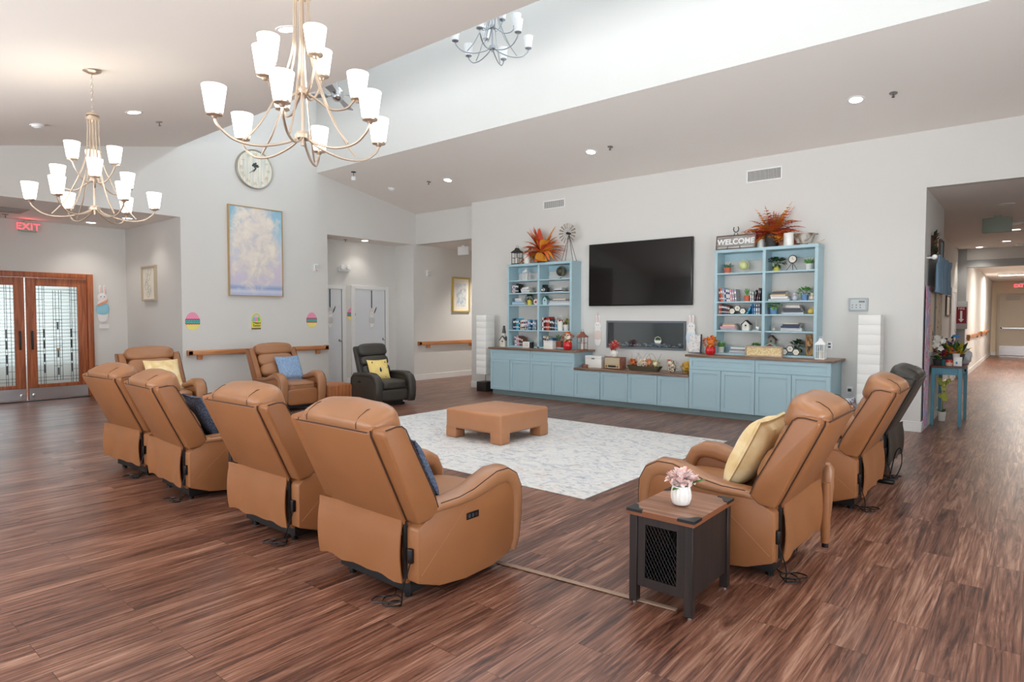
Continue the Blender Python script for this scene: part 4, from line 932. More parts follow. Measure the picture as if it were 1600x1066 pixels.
chandelier('big lit nickel chandelier nearest to us, its top cut by the photo edge', (-3.58, 2.23, 2.69), R(16), zl(2.2), True, 1.0, sl)
chandelier('unlit chandelier high up in the white light well', (-5.84, 6.58, 5.27), R(-7), WT, False, 1.0, 0)
# ceiling fan in the light well
t = thing('ceiling_fan', 'grey four blade ceiling fan high in the white light well', 'ceiling fan', (-8.74, 6.07, 5.12))
MB().tube(STEEL, [(0, 0, .12), (0, 0, WT - 5.12)], .014, 8).build('downrod', t)
MB().lathe(STEEL, [(0, -.09), (.05, -.085), (.09, -.05), (.10, 0), (.10, .06), (.05, .12), (0, .13)], n=24).build('motor_housing', t)
FB = mat('grey_fan_blade', (176, 178, 182), .5)
for k in range(4):
    Mx = Matrix.Rotation(k * PI / 2 + R(38), 4, 'Z') @ Matrix.Rotation(R(12), 4, 'X')
    bl_ = MB().prism(FB, [(.16, -.05), (.66, -.08), (.70, -.05), (.70, .05), (.66, .08), (.16, .05)], 'z', -.004, .004, .002, 1, M=Mx).build('blade', t)
    MB().box(STEEL, .08, .2, -.02, .02, -.004, .008, M=Mx).build('blade_iron', bl_)
# ================================================================ things on the shelves and worktops
ORD = ['leftmost', 'second', 'third', 'fourth', 'fifth', 'sixth', 'seventh', 'eighth', 'ninth', 'tenth', 'eleventh', 'twelfth', 'thirteenth', 'fourteenth']
SHN = ['top', 'second', 'third', 'fourth', 'bottom']
PAGES = mat('book_pages', (232, 226, 212), .8)
COL = {'red': (186, 44, 40), 'orange': (222, 112, 66), 'dark red': (120, 34, 38), 'white': (236, 234, 230), 'cream': (226, 214, 190), 'black': (28, 28, 30), 'navy': (36, 52, 92), 'blue': (52, 120, 176),
       'light blue': (138, 184, 214), 'pink': (232, 150, 160), 'purple': (112, 76, 130), 'grey': (150, 152, 158), 'brown': (112, 74, 52), 'teal': (62, 150, 166), 'dark grey': (66, 70, 78), 'mauve': (190, 160, 178),
       'yellow': (228, 196, 84), 'green': (86, 130, 84), 'tan': (196, 164, 124), 'turquoise': (64, 178, 214), 'pale grey': (206, 208, 214)}
def cover(c): return mat('cover_' + c.replace(' ', '_'), COL[c], .45)
def book_mesh(c, h, d, w, band=None):
    "spine faces -y, upright, width along x"
    m = MB(); g_ = .003; m.box(cover(c), -w / 2, w / 2, 0, .004, 0, h)
    m.box(cover(c), -w / 2, -w / 2 + g_, 0, d, 0, h); m.box(cover(c), w / 2 - g_, w / 2, 0, d, 0, h); m.box(PAGES, -w / 2 + g_, w / 2 - g_, .004, d - .006, .004, h - .004)
    if band: m.box(cover(band), -w * .38, w * .38, -.0008, .001, h * .62, h * .80); m.box(cover(band), -w * .3, w * .3, -.0008, .001, h * .18, h * .30)
    return m
CELL = {('L', 0): ('left half of the left bookcase', 0), ('L', 1): ('right half of the left bookcase', 0), ('R', 0): ('left half of the right bookcase', 0), ('R', 1): ('right half of the right bookcase', 0)}
LEV = {'L': [2.275, 2.025, 1.785, 1.29, .97], 'R': [2.24, 1.795, 1.595, 1.345, .99]}
def books_up(case, half, row, x0, cols, heights, widths, lean=0, d=.15, y=9.72):
    z = LEV[case][row]; x = x0; where = CELL[(case, half)][0]
    for i, c in enumerate(cols):
        h = heights[i % len(heights)]; w_ = widths[i % len(widths)]; a = lean[i % len(lean)] if isinstance(lean, (list, tuple)) else lean
        band = 'white' if c not in ('white', 'cream', 'pale grey') else ('dark red', 'navy', 'purple')[i % 3]
        o = book_mesh(c, h, d, w_, band).build('book')
        xx = x + w_ / 2 + (w_ * .15 if a else 0)
        o.location = (xx, y, z + (abs(math.sin(a)) * w_ / 2) + .0005); o.rotation_euler = (0, a, 0)
        tag(o, f"{c} book, {ORD[i]} upright book on the {SHN[row]} shelf, {where.replace('the ', '')}", 'book', f"upright books on the {SHN[row]} shelf, {where}")
        x += w_ / max(.2, math.cos(a)) + .002
    return x
def trim_label(s_, n=16):
    w_ = s_.split(); return ' '.join(w_[:n])
def books_flat(case, half, row, xc, cols, thick, lens, y=9.80, base=None, where=None):
    z = (LEV[case][row] if base is None else base) + .0005; wh = where or f"{SHN[row]} shelf, {CELL[(case, half)][0].replace('the ', '')}"; n = len(cols)
    nm = {0: 'bottom', n - 1: 'topmost'}
    for i, c in enumerate(cols):
        th = thick[i % len(thick)]; L = lens[i % len(lens)]; dd = .16 + .02 * ((i * 7) % 3 - 1)
        m = MB(); g_ = .003; m.box(cover(c), -L / 2, L / 2, -dd / 2, dd / 2, 0, g_); m.box(cover(c), -L / 2, L / 2, -dd / 2, dd / 2, th - g_, th)
        m.box(cover(c), -L / 2, L / 2, -dd / 2, -dd / 2 + .003, 0, th); m.box(PAGES, -L / 2 + .005, L / 2 - .005, -dd / 2 + .003, dd / 2 - .005, g_, th - g_)
        o = m.build('book'); o.location = (xc + .008 * math.sin(i * 2.3), y, z); o.rotation_euler = (0, 0, R(3) * math.sin(i * 1.7))
        pos = nm.get(i, ORD[i] + ' from bottom')
        tag(o, f"{c} book, {pos} of flat stack, {wh}", 'book', f"flat book stack on the {wh}" if not where else f"flat book stack {wh}")
        z += th + .0008
    return z
def gx(px, y=9.72): return at(px, 480, y).x
# --- left bookcase
def lab2(case, half, row): return f"{SHN[row]} shelf, {CELL[(case, half)][0]}"
books_up('L', 0, 1, gx(800), ['mauve', 'white', 'grey', 'dark grey', 'black'], [.17, .16, .18, .19, .18], [.035, .025, .03, .035, .035])
books_flat('L', 0, 1, gx(820), ['pale grey', 'white', 'pale grey', 'white'], [.028, .022, .03, .025], [.20, .21, .18, .17])
books_flat('L', 0, 2, gx(809), ['light blue', 'white', 'light blue', 'pale grey', 'white'], [.018, .022, .025, .03, .035], [.32, .30, .27, .17, .16])
x = books_up('L', 0, 3, gx(802), ['navy', 'dark grey', 'turquoise', 'turquoise', 'black', 'cream', 'white', 'white', 'pale grey', 'light blue', 'blue', 'navy', 'light blue', 'grey'],
             [.22, .23, .22, .23, .18, .19, .20, .20, .21, .20, .19, .17, .20, .18], [.04, .035, .035, .03, .03, .035, .05, .05, .05, .045, .03, .045, .04, .04])
books_up('L', 0, 4, gx(804), ['pale grey', 'white', 'mauve', 'pink', 'dark grey', 'brown', 'brown'], [.19, .18, .20, .21, .19, .18, .16], [.02, .03, .035, .03, .035, .03, .04], [R(-8)] * 4 + [R(-12)] * 3)
books_flat('L', 0, 4, gx(836), ['cream', 'white', 'cream', 'pale grey', 'cream'], [.04, .035, .04, .035, .03], [.10, .10, .09, .10, .08], y=9.86)
books_flat('L', 1, 1, gx(872), ['white', 'black', 'white', 'pale grey'], [.016, .018, .02, .02], [.22, .2, .17, .14])
books_flat('L', 1, 2, gx(873), ['white', 'pale grey', 'grey', 'cream'], [.035, .03, .018, .028], [.50, .46, .34, .30])
books_up('L', 1, 3, gx(847), ['white', 'dark red', 'black', 'red', 'orange', 'red', 'black', 'dark grey', 'navy', 'light blue', 'teal', 'dark red', 'red'],
         [.25, .24, .25, .25, .24, .26, .22, .22, .20, .21, .19, .20, .20], [.035, .03, .025, .035, .025, .03, .04, .04, .03, .025, .025, .03, .035], [0] * 6 + [R(-7)] * 3 + [0] * 4)
books_up('L', 1, 4, gx(850), ['white', 'cream', 'cream', 'teal', 'teal', 'blue'], [.21, .20, .19, .16, .17, .16], [.03, .035, .04, .04, .03, .03], [R(-8), R(-8), 0, 0, 0, 0])
# --- right bookcase
x = books_up('R', 0, 1, gx(1124, 9.72), ['red', 'orange', 'light blue', 'purple', 'white', 'white', 'pink', 'mauve', 'grey'], [.20, .215, .21, .18, .185, .18, .18, .175, .19], [.022, .03, .028, .022, .03, .028, .03, .03, .035], [R(-6)] * 9)
for i, (c, px, h_, a) in enumerate((('white', 1175, .15, 0), ('white', 1178, .14, 0), ('black', 1181, .17, 8), ('dark red', 1184.5, .20, 10), ('black', 1188, .19, 6))):
    o = book_mesh(c, h_, .15, .022, 'grey').build('book'); o.location = (gx(px) - .02, 9.72, 1.796 + .011 * math.sin(R(a))); o.rotation_euler = (0, R(a), 0)
    tag(o, f"{c} book, {ORD[i]} of the five right of the terracotta pot, right bookcase", 'book', 'five books right of the terracotta pot')
books_up('R', 0, 2, gx(1123), ['orange', 'red', 'black', 'navy', 'dark grey', 'dark red', 'brown'], [.16, .16, .16, .155, .15, .14, .13], [.024, .022, .022, .022, .024, .022, .026])
for i, (c, px, h_, a) in enumerate((('turquoise', 1169, .17, 28), ('blue', 1178, .15, 0), ('light blue', 1181, .155, 0), ('white', 1184.5, .15, 0), ('pale grey', 1188, .15, 0))):
    o = book_mesh(c, h_, .15, .026, 'navy').build('book'); o.location = (gx(px) - .02, 9.72, 1.596 + .013 * math.sin(R(a))); o.rotation_euler = (0, R(a), 0)
    tag(o, f"{c} book, {ORD[i]} of the five right of the hexagon frames, third shelf", 'book', 'five books right of the hexagon frames')
books_flat('R', 0, 3, gx(1138), ['white', 'pale grey', 'pink', 'white', 'tan'], [.014, .016, .028, .02, .022], [.26, .25, .24, .20, .18])
books_flat('R', 0, 4, gx(1154), ['pale grey', 'white', 'grey', 'white'], [.018, .02, .022, .03], [.30, .27, .22, .24])
books_flat('R', 1, 1, gx(1216), ['pale grey', 'white', 'cream', 'tan', 'dark grey', 'tan'], [.03, .035, .02, .018, .03, .012], [.30, .24, .22, .23, .19, .21])
books_flat('R', 1, 2, gx(1238), ['pale grey', 'dark grey', 'dark grey', 'white', 'cream'], [.03, .03, .03, .02, .02], [.30, .27, .26, .2, .18])
books_flat('R', 1, 3, gx(1236), ['white', 'pale grey', 'navy', 'dark grey', 'cream'], [.022, .022, .03, .026, .018], [.30, .29, .26, .25, .2])

# --- plants
LG = mat('fresh_leaf', (116, 176, 88), .55, noise=.25, nscale=20); DG2 = mat('dark_leaf', (44, 78, 44), .5, noise=.25, nscale=20); BG = mat('blue_green_leaf', (108, 158, 120), .55, noise=.2, nscale=20)
def pot_plant(label, x, y, z, pr, ph, pc, style, fr, fh, leafm, seed=1, name='potted_plant', group='small potted plants on the shelves'):
    t = thing(name, label, 'plant', (x, y, z + .0005), 0, group); rnd = random.Random(seed)
    MB().lathe(pc, [(0, 0), (pr * .82, 0), (pr * .88, .004), (pr, ph * .85), (pr * 1.03, ph * .87), (pr * 1.03, ph), (pr * .9, ph), (pr * .88, ph * .86), (0, ph * .86)], n=24).build('pot', t)
    m = MB()
    if style == 'grass':
        for i in range(64):
            a = rnd.uniform(0, 2 * PI); o_ = rnd.uniform(.3, 1.0)
            m.leaf(leafm, (pr * .4 * math.cos(a), pr * .4 * math.sin(a), ph * .85), (math.cos(a) * o_, math.sin(a) * o_, rnd.uniform(.7, 1.5)), fh * rnd.uniform(.8, 1.3), fr * .09, rnd.uniform(.2, .6), k=4)
    elif style == 'spike':
        for i in range(22):
            a = rnd.uniform(0, 2 * PI); o_ = rnd.uniform(.1, .7)
            m.leaf(leafm, (0, 0, ph * .85), (math.cos(a) * o_, math.sin(a) * o_, 1), fh * rnd.uniform(.7, 1.2), fr * .22, .1, k=4)
    else:
        for i in range(70):
            d = Vector((rnd.gauss(0, 1), rnd.gauss(0, 1), rnd.gauss(.35, .7))).normalized()
            p = Vector((0, 0, ph + fh * .45)) + Vector((d.x * fr * .7, d.y * fr * .5, d.z * fh * .4))
            m.leaf(leafm, p, d + Vector((0, 0, .3)), fr * rnd.uniform(.4, .6), fr * .34, .3, k=3)
        for i in range(8):
            a = i * PI / 4; m.tube(DG2, [(0, 0, ph * .8), (math.cos(a) * fr * .3, math.sin(a) * fr * .3, ph + fh * .4), (math.cos(a) * fr * .6, math.sin(a) * fr * .4, ph + fh * .5)], .002, 3)
    for v in m.bm.verts:
        v.co.y = max(-.14, min(.14, v.co.y))
        for a_, b_ in ((-8.12, -7.405), (-7.355, -6.65), (-3.83, -3.145), (-3.095, -2.42)):
            if a_ < x < b_: v.co.x = max(a_ - x, min(b_ - x, v.co.x))
    m.build('foliage', t); return t
TERRA = mat('terracotta', (214, 112, 84), .7, noise=.1); YP = mat('yellow_pot', (222, 206, 84), .5); BP = mat('blue_grey_pot', (118, 154, 196), .55, noise=.1, nscale=40); CEMENT = mat('pale_cement_pot', (206, 202, 192), .8, noise=.1)
def X(px, y=9.80): return at(px, 480, y).x
pot_plant('leafy dark plant in a yellow pot on the third shelf, left bookcase', X(828), 9.80, 1.785, .055, .10, YP, 'bush', .10, .12, DG2, 2)
pot_plant('spiky succulent in a terracotta pot at the bottom right of the left bookcase', X(873.5), 9.80, .97, .07, .12, TERRA, 'spike', .12, .15, BG, 3)
pot_plant('small yellow green plant in white spotted pot at the right end, fourth shelf', X(886), 9.78, 1.29, .06, .11, CERAMIC, 'bush', .07, .12, mat('yellow_leaf', (196, 186, 60), .6), 4)
pot_plant('grassy plant in terracotta pot on the top shelf, right bookcase', X(1136), 9.80, 2.24, .052, .09, TERRA, 'grass', .13, .12, BG, 5)
pot_plant('upright green plant in terracotta pot on the second shelf between books', X(1167.5), 9.80, 1.795, .05, .09, TERRA, 'spike', .10, .13, LG, 6)
pot_plant('trailing green plant in a cement pot at the bottom left, right bookcase', X(1130), 9.74, .99, .05, .09, CEMENT, 'grass', .14, .14, LG, 7)
pot_plant('low leafy plant behind the woven tray at the foot of the right bookcase', X(1182), 9.84, .99, .04, .07, TERRA, 'bush', .09, .09, LG, 8)
pot_plant('dark leafy plant in a bright yellow pot on the top shelf', X(1212), 9.80, 2.24, .055, .09, YP, 'bush', .14, .11, DG2, 9)
pot_plant('feathery plant in a white pot at the right end of the top shelf', X(1263), 9.80, 2.24, .052, .09, CERAMIC, 'grass', .12, .13, LG, 10)
pot_plant('round leafy plant in a blue pot on the second shelf by an owl', X(1257), 9.80, 1.795, .05, .09, BP, 'bush', .11, .10, LG, 11)
pot_plant('leafy plant in a blue pot on the third shelf, right bookcase', X(1209), 9.80, 1.595, .055, .10, BP, 'bush', .12, .09, LG, 12)
pot_plant('leafy plant in a small yellow pot behind hexagon frames at the bottom', X(1246), 9.84, .99, .045, .08, YP, 'bush', .12, .14, DG2, 13)
# --- globes
def globe(label, x, y, z, r, mc, mf):
    t = thing('globe', label, 'globe', (x, y, z + .0005), R(20), 'table globes')
    MB().lathe(mf, [(0, 0), (r * .75, 0), (r * .7, .008), (r * .15, .016), (r * .1, .03), (0, .03)], n=20).build('base', t)
    MB().puff(mc, (0, 0, r * 1.25 + .03), (r, r, r), 2, 8).build('sphere', t)
    a = [(math.sin(b_) * r * 1.15, 0, r * 1.25 + .03 + math.cos(b_) * r * 1.15) for b_ in [R(-20) + i * PI / 10 for i in range(11)]]
    MB().tube(mf, a, .005, 6).build('arc', t)
globe('dark gold globe on the top shelf, left bookcase', X(876, 9.82), 9.82, 2.275, .09, mottled('antique_globe', [(.45, (60, 60, 50)), (.6, (176, 160, 110))], 5, .3), BLACK)
globe('pale yellow globe on the top shelf, right bookcase', X(1161, 9.82), 9.82, 2.24, .068, mottled('pale_globe', [(.45, (214, 218, 150)), (.6, (180, 190, 120))], 5, .4), mat('cream_metal', (226, 218, 176), .4))
# --- birdhouses
def birdhouse(label, x, y, z, w, h, mw, mr, dark=BLACK, steeple=False):
    t = thing('birdhouse', label, 'birdhouse', (x, y, z + .0005), 0, 'little wooden birdhouses'); hw = h * .62
    MB().prism(mw, [(-w / 2, 0), (w / 2, 0), (w / 2, hw), (0, h * .95), (-w / 2, hw)], 'y', -w * .4, w * .4).build('house', t)
    m = MB()
    for s_ in (-1, 1): m.prism(mr, [(s_ * w * .62, hw - .01), (s_ * w * .62, hw + .003), (0, h + .006), (0, h - .006)], 'y', -w * .48, w * .48)
    m.build('roof', t)
    MB().lathe(dark, [(0, 0), (w * .13, 0), (w * .13, .003), (0, .003)], n=12, M=Matrix.Translation((0, -w * .4, hw * .8)) @ Matrix.Rotation(PI / 2, 4, 'X')).build('entrance_hole', t)
    MB().tube(dark, [(0, -w * .4, hw * .45), (0, -w * .4 - .02, hw * .45)], .003, 5).build('perch', t)
    if steeple:
        MB().box(mw, -w * .2, w * .2, -w * .2, w * .2, h * .8, h * 1.25).prism(mr, [(-w * .26, h * 1.25), (w * .26, h * 1.25), (0, h * 1.95)], 'y', -w * .2, w * .2).build('steeple', t)
WOODW = mat('whitewashed_wood', (224, 220, 208), .8, noise=.1, nscale=12); GRY = mat('grey_roof', (92, 92, 92), .7); SAGE = mat('sage_paint', (150, 190, 176), .7)
birdhouse('pale blue birdhouse on the third shelf, left bookcase', X(853, 9.78), 9.78, 1.785, .10, .17, mat('pale_blue_wood', (178, 206, 212), .7), mat('green_roof', (84, 120, 104), .7))
birdhouse('white wooden church birdhouse with steeple on the left worktop', at(787.5, 538, 9.70).x, 9.70, .94, .13, .22, WOODW, GRY, steeple=True)
birdhouse('white birdhouse with dark roof on the fourth shelf, right bookcase', X(1167, 9.78), 9.78, 1.345, .11, .155, WOODW, mat('black_roof', (50, 50, 52), .7))
birdhouse('low birdhouse with sage green roof at the bottom of the right bookcase', X(1206, 9.74), 9.74, 1.05, .13, .11, mat('plum_wood', (150, 74, 92), .7), SAGE)
birdhouse('small grey birdhouse behind the sage roofed one', X(1207, 9.88), 9.88, 1.10, .11, .17, mat('weathered_wood', (150, 142, 128), .8), mat('brown_roof', (98, 72, 58), .7))
for nm, lb, px, y, h_ in (('wooden_block', 'small wooden block under the sage roofed birdhouse', 1206, 9.74, .059), ('wooden_block', 'small wooden block under the grey birdhouse', 1207, 9.88, .109)):
    tag(MB().box(mat('weathered_wood', (0, 0, 0)), -.06, .06, -.05, .05, 0, h_, .003).build(nm, loc=(X(px, y), y, .9905)), lb, 'wooden block', 'blocks under birdhouses')
# --- lanterns
def lantern(label, x, y, z, w, h, m_, glassy=True, candle=True, flowers=False):
    t = thing('lantern', label, 'lantern', (x, y, z + .0005), 0, 'small metal lanterns'); a = w / 2
    MB().box(m_, -a, a, -a, a, 0, h * .06, .003).build('base', t)
    m = MB()
    for sx in (-1, 1):
        for sy in (-1, 1): m.box(m_, sx * a * .9 - .004, sx * a * .9 + .004, sy * a * .9 - .004, sy * a * .9 + .004, h * .06, h * .66)
        m.box(m_, sx * a * .9 - .003, sx * a * .9 + .003, -a * .9, a * .9, h * .36, h * .375); m.box(m_, -a * .9, a * .9, sx * a * .9 - .003, sx * a * .9 + .003, h * .36, h * .375)
        m.box(m_, -.003, .003, sx * a * .9 - .003, sx * a * .9 + .003, h * .06, h * .66)
    m.build('frame', t)
    MB().loft(m_, [[(sx * k, sy * k, zz) for sx, sy in ((-1, -1), (1, -1), (1, 1), (-1, 1))] for k, zz in ((a * 1.08, h * .66), (a * 1.08, h * .69), (a * .45, h * .84), (a * .35, h * .92), (a * .15, h * .95))]).build('roof', t)
    MB().tube(m_, [(math.cos(b_) * a * .35, 0, h * .98 + math.sin(b_) * a * .35) for b_ in [i * PI / 6 for i in range(12)]], .003, 5, closed=True).build('ring_handle', t)
    if candle: MB().lathe(PAGES, [(0, h * .06), (a * .4, h * .06), (a * .4, h * .4), (0, h * .4)], n=14).build('candle', t)
    if flowers:
        m = MB(); rn = random.Random(3)
        for i in range(30): m.leaf(rn.choice([mat('orange_petal', (236, 132, 52), .6), mat('yellow_petal', (246, 196, 70), .6)]), (-a * .9 + rn.uniform(-.02, .02), -a * .5, h * .72 + rn.uniform(-.03, .03)), (rn.gauss(0, 1), rn.gauss(-.5, 1), rn.gauss(.3, 1)), .04, .02, .1, k=2)
        m.build('flower_pick', t)
    return t
COPPER = mat('copper_metal', (150, 92, 78), .5, metal=.4)
lantern('copper lantern with orange flowers at the right end of the left worktop', at(910, 545, 9.62).x, 9.62, .94, .15, .36, COPPER, flowers=True)
lantern('white lantern at the right end of the right worktop', at(1282, 558, 9.50).x, 9.50, .96, .125, .31, mat('white_metal', (240, 240, 238), .5))
lantern('white box lantern on the top shelf, left bookcase', X(822.5, 9.78), 9.78, 2.275, .11, .24, mat('white_metal', (0, 0, 0)))
lantern('black carriage lantern on top of the left bookcase', at(808, 405, 9.78).x, 9.78, 2.597, .17, .36, BLACK)
# --- tabletop ornaments
def hexframes(label, x, y, z, r):
    t = thing('hexagon_frame', label, 'picture frame', (x, y, z + .0005), 0, 'hexagon trio frames')
    for k, (cx, cz) in enumerate(((-r * 1.55, r * .9), (0, r * 1.75), (r * 1.55, r * .9))):
        hx = lambda q, o_: [(cx + q * math.cos(i * PI / 3), cz + q * math.sin(i * PI / 3)) for i in range(6)]
        f_ = MB().prism(BLACK, hx(r, 0), 'y', -.01, .01).build('frame', t)
        MB().prism(PAGES, hx(r * .86, 0), 'y', -.0125, -.0095).build('picture', f_)
        if k == 1:
            q = MB(); text_mb(q, BLACK, 'A', r * .7, face_neg_y(cx, -.0135, cz), .0005); q.build('letter', f_)
        else: MB().tube(mat('sketch_line', (196, 168, 148), .8), [(cx - r * .4, -.013, cz - r * .1), (cx - r * .1, -.013, cz + r * .2), (cx + r * .2, -.013, cz - r * .1), (cx + r * .4, -.013, cz + r * .15)], .002, 4).build('drawing', f_)
hexframes('three joined white hexagon frames with black edges on the third shelf', X(1152.5, 9.74), 9.74, 1.595, .053)
hexframes('three joined white hexagon frames with black edges at the bottom shelf', X(1236, 9.69), 9.69, .99, .053)
t = thing('camera_ornament', 'black vintage camera ornament on the second shelf, left bookcase', 'ornament', (X(852, 9.78), 9.78, 2.0255))
MB().box(BLACK, -.07, .07, -.05, .05, 0, .09, .01).box(BLACK, -.045, .045, -.04, .04, .09, .15, .01).build('body', t)
MB().lathe(STEEL, [(0, 0), (.04, 0), (.042, .02), (.03, .03), (.0, .02)], n=18, M=Matrix.Translation((0, -.05, .05)) @ Matrix.Rotation(PI / 2, 4, 'X')).build('lens', t)
t = thing('reel_ornament', 'round red and black ornament on the third shelf by the divider', 'ornament', (X(838, 9.74), 9.74, 1.7855))
MB().lathe(CERAMIC, [(0, -.02), (.055, -.02), (.055, .02), (0, .02)], n=18, M=Matrix.Translation((0, 0, .056)) @ Matrix.Rotation(PI / 2, 4, 'X')).build('disc', t)
MB().lathe(cover('red'), [(0, 0), (.025, 0), (.025, .004), (0, .004)], n=12, M=Matrix.Translation((0, -.02, .056)) @ Matrix.Rotation(PI / 2, 4, 'X')).build('hub', t)
t = thing('desk_clock', 'black tripod desk clock on the top shelf, right bookcase', 'clock', (X(1237, 9.80), 9.80, 2.2405))
for s_ in (-1, 0, 1): MB().tube(BLACK, [(0, 0, .12), (s_ * .08, -.03 + .05 * (s_ == 0), 0)], .004, 5).build('leg', t)
MB().tube(BLACK, [(math.cos(b_) * .055, 0, .17 + math.sin(b_) * .055) for b_ in [i * PI / 8 for i in range(16)]], .008, 6, closed=True).build('rim', t)
MB().lathe(PAGES, [(0, 0), (.05, 0), (.05, .006), (0, .006)], n=20, M=Matrix.Translation((0, 0, .17)) @ Matrix.Rotation(PI / 2, 4, 'X')).build('dial', t)
MB().tube(BLACK, [(0, -.008, .20), (0, -.008, .17), (.02, -.008, .16)], .002, 4).build('hands', t)
def figurine(name, label, cat, x, y, z, w, h, m_, m2=None, beak=False):
    t = thing(name, label, cat, (x, y, z + .0005))
    MB().puff(m_, (0, 0, h * .33), (w / 2, w * .42, h * .33), 2.3, 6).build('body', t)
    MB().puff(m2 or m_, (0, 0, h * .78), (w * .32, w * .3, h * .24), 2.3, 5).build('head', t)
    if beak: MB().prism(mat('beak_orange', (226, 160, 80), .5), [(-.006, h * .72), (.006, h * .72), (0, h * .66)], 'y', -w * .38, -w * .28).build('beak', t)
figurine('owl_figurine', 'small grey owl figurine beside the blue pot on the second shelf', 'figurine', X(1241.5), 9.80, 1.795, .075, .12, mat('pale_owl', (196, 198, 206), .6, noise=.2, nscale=60), beak=True)
figurine('bird_figurine', 'small cream bird figurine at the right end of the second shelf', 'figurine', X(1269, 9.74), 9.74, 1.795, .09, .11, mat('cream_glaze', (218, 204, 186), .4))
figurine('bird_figurine', 'tiny cream chick figurine on the fourth shelf by the divider', 'figurine', X(1210), 9.80, 1.345, .04, .06, mat('cream_glaze', (0, 0, 0)), beak=True)
t = thing('teapot_ornament', 'yellow round teapot ornament at the right end of the third shelf', 'ornament', (X(1268, 9.76), 9.76, 1.5955))
MB().puff(mat('yellow_glaze', (222, 190, 96), .35), (0, 0, .045), (.05, .045, .045), 2.2, 6).build('body', t)
MB().tube(CERAMIC, [(0, 0, .085), (.02, 0, .10), (.05, 0, .105)], .006, 6).build('stem', t)
t = thing('hanging_ornament', 'little white bell hanging from a small wooden stand, fourth shelf', 'ornament', (X(1182, 9.78), 9.78, 1.3455))
MB().box(WOODW, -.05, .05, -.02, .02, 0, .012).tube(WOODW, [(-.0, 0, .01), (-.0, 0, .17), (.03, 0, .18)], .005, 5).build('stand', t)
MB().puff(CERAMIC, (.03, -.01, .04), (.035, .03, .025), 2.2, 5).build('bell', t)
t = thing('owl_sculpture', 'tall carved wooden owl post at the bottom right of the bookcase', 'sculpture', (X(1267, 9.74), 9.74, .9905))
OWL = mottled('carved_wood', [(.4, (96, 66, 36)), (.6, (186, 144, 88))], 30, .7, 4, 1, (1, 1, .4), .5)
MB().box(OWL, -.055, .055, -.04, .04, 0, .31, .02, 3).build('body', t); MB().box(BLACK, .055, .095, -.03, .05, 0, .29, .004).build('back_post', t)
MB().prism(OWL, [(-.05, .31), (-.03, .30), (.03, .30), (.05, .31), (.045, .26), (-.045, .26)], 'y', -.05, -.03).build('brow', t)
for s_ in (-1, 1): MB().lathe(BLACK, [(0, 0), (.009, 0), (.009, .004), (0, .004)], n=10, M=Matrix.Translation((s_ * .022, -.04, .26)) @ Matrix.Rotation(PI / 2, 4, 'X')).build('eye', t)
MB().prism(BLACK, [(-.03, .14), (.03, .14), (0, .06)], 'y', -.043, -.039).build('chest_mark', t)
t = thing('block_calendar', 'white block calendar reading 10 on the left worktop', 'calendar', (at(826, 540, 9.68).x, 9.625, .941), 0)
c1 = MB().box(CERAMIC, -.085, .085, -.03, .03, 0, .12, .003).build('number_block', t)
q = MB(); text_mb(q, mat('calendar_ink', (150, 150, 150), .6), '10', .095, face_neg_y(0, -.0305, .06), .0005); q.build('numerals', c1)
MB().box(BLACK, .087, .15, -.03, .03, 0, .115, .003).build('holder', t)
tag(MB().box(CERAMIC, -.105, .105, -.06, .06, 0, .13, .004).box(TRIM, -.11, .11, -.065, .065, .13, .155, .004).build('keepsake_box', loc=(at(861, 540, 9.60).x, 9.56, .941)), 'small white lidded box on the left worktop before the books', 'box')
t = thing('eyeglasses_ornament', 'round dark metal eyeglasses ornament on the fourth shelf, left bookcase', 'ornament', (X(824.5, 9.69), 9.69, 1.2905))
for s_ in (-1, 1): MB().tube(BLACK, [(s_ * .06 + math.cos(b_) * .04, 0, .045 + math.sin(b_) * .04) for b_ in [i * PI / 8 for i in range(16)]], .005, 5, closed=True).build('lens_rim', t)
MB().tube(BLACK, [(-.02, 0, .055), (0, 0, .065), (.02, 0, .055)], .004, 5).build('bridge', t)
MB().tube(BLACK, [(-.10, 0, .05), (-.15, 0, .06), (-.15, .02, .0)], .004, 5).tube(BLACK, [(.10, 0, .05), (.15, 0, .06), (.15, .02, .0)], .004, 5).build('temple', t)
# silver flower ornament and white vase in front of the books
t = thing('vase', 'white ribbed vase with white roses standing before the books, fourth shelf', 'vase', (X(875, 9.69), 9.70, 1.2905))
MB().lathe(CERAMIC, [(0, 0), (.05, 0), (.055, .1), (.058, .17), (.045, .17), (0, .165)], n=24).build('vase', t)
m = MB(); rn = random.Random(5)
for i in range(70): d = Vector((rn.gauss(0, 1), rn.gauss(0, .6), rn.gauss(0, .7))).normalized(); m.leaf(CERAMIC, Vector((0, 0, .22)) + Vector((d.x * .09, d.y * .03, d.z * .04)), d, .035, .035, .1, k=2, fold=.5)
m.build('bloom', t)
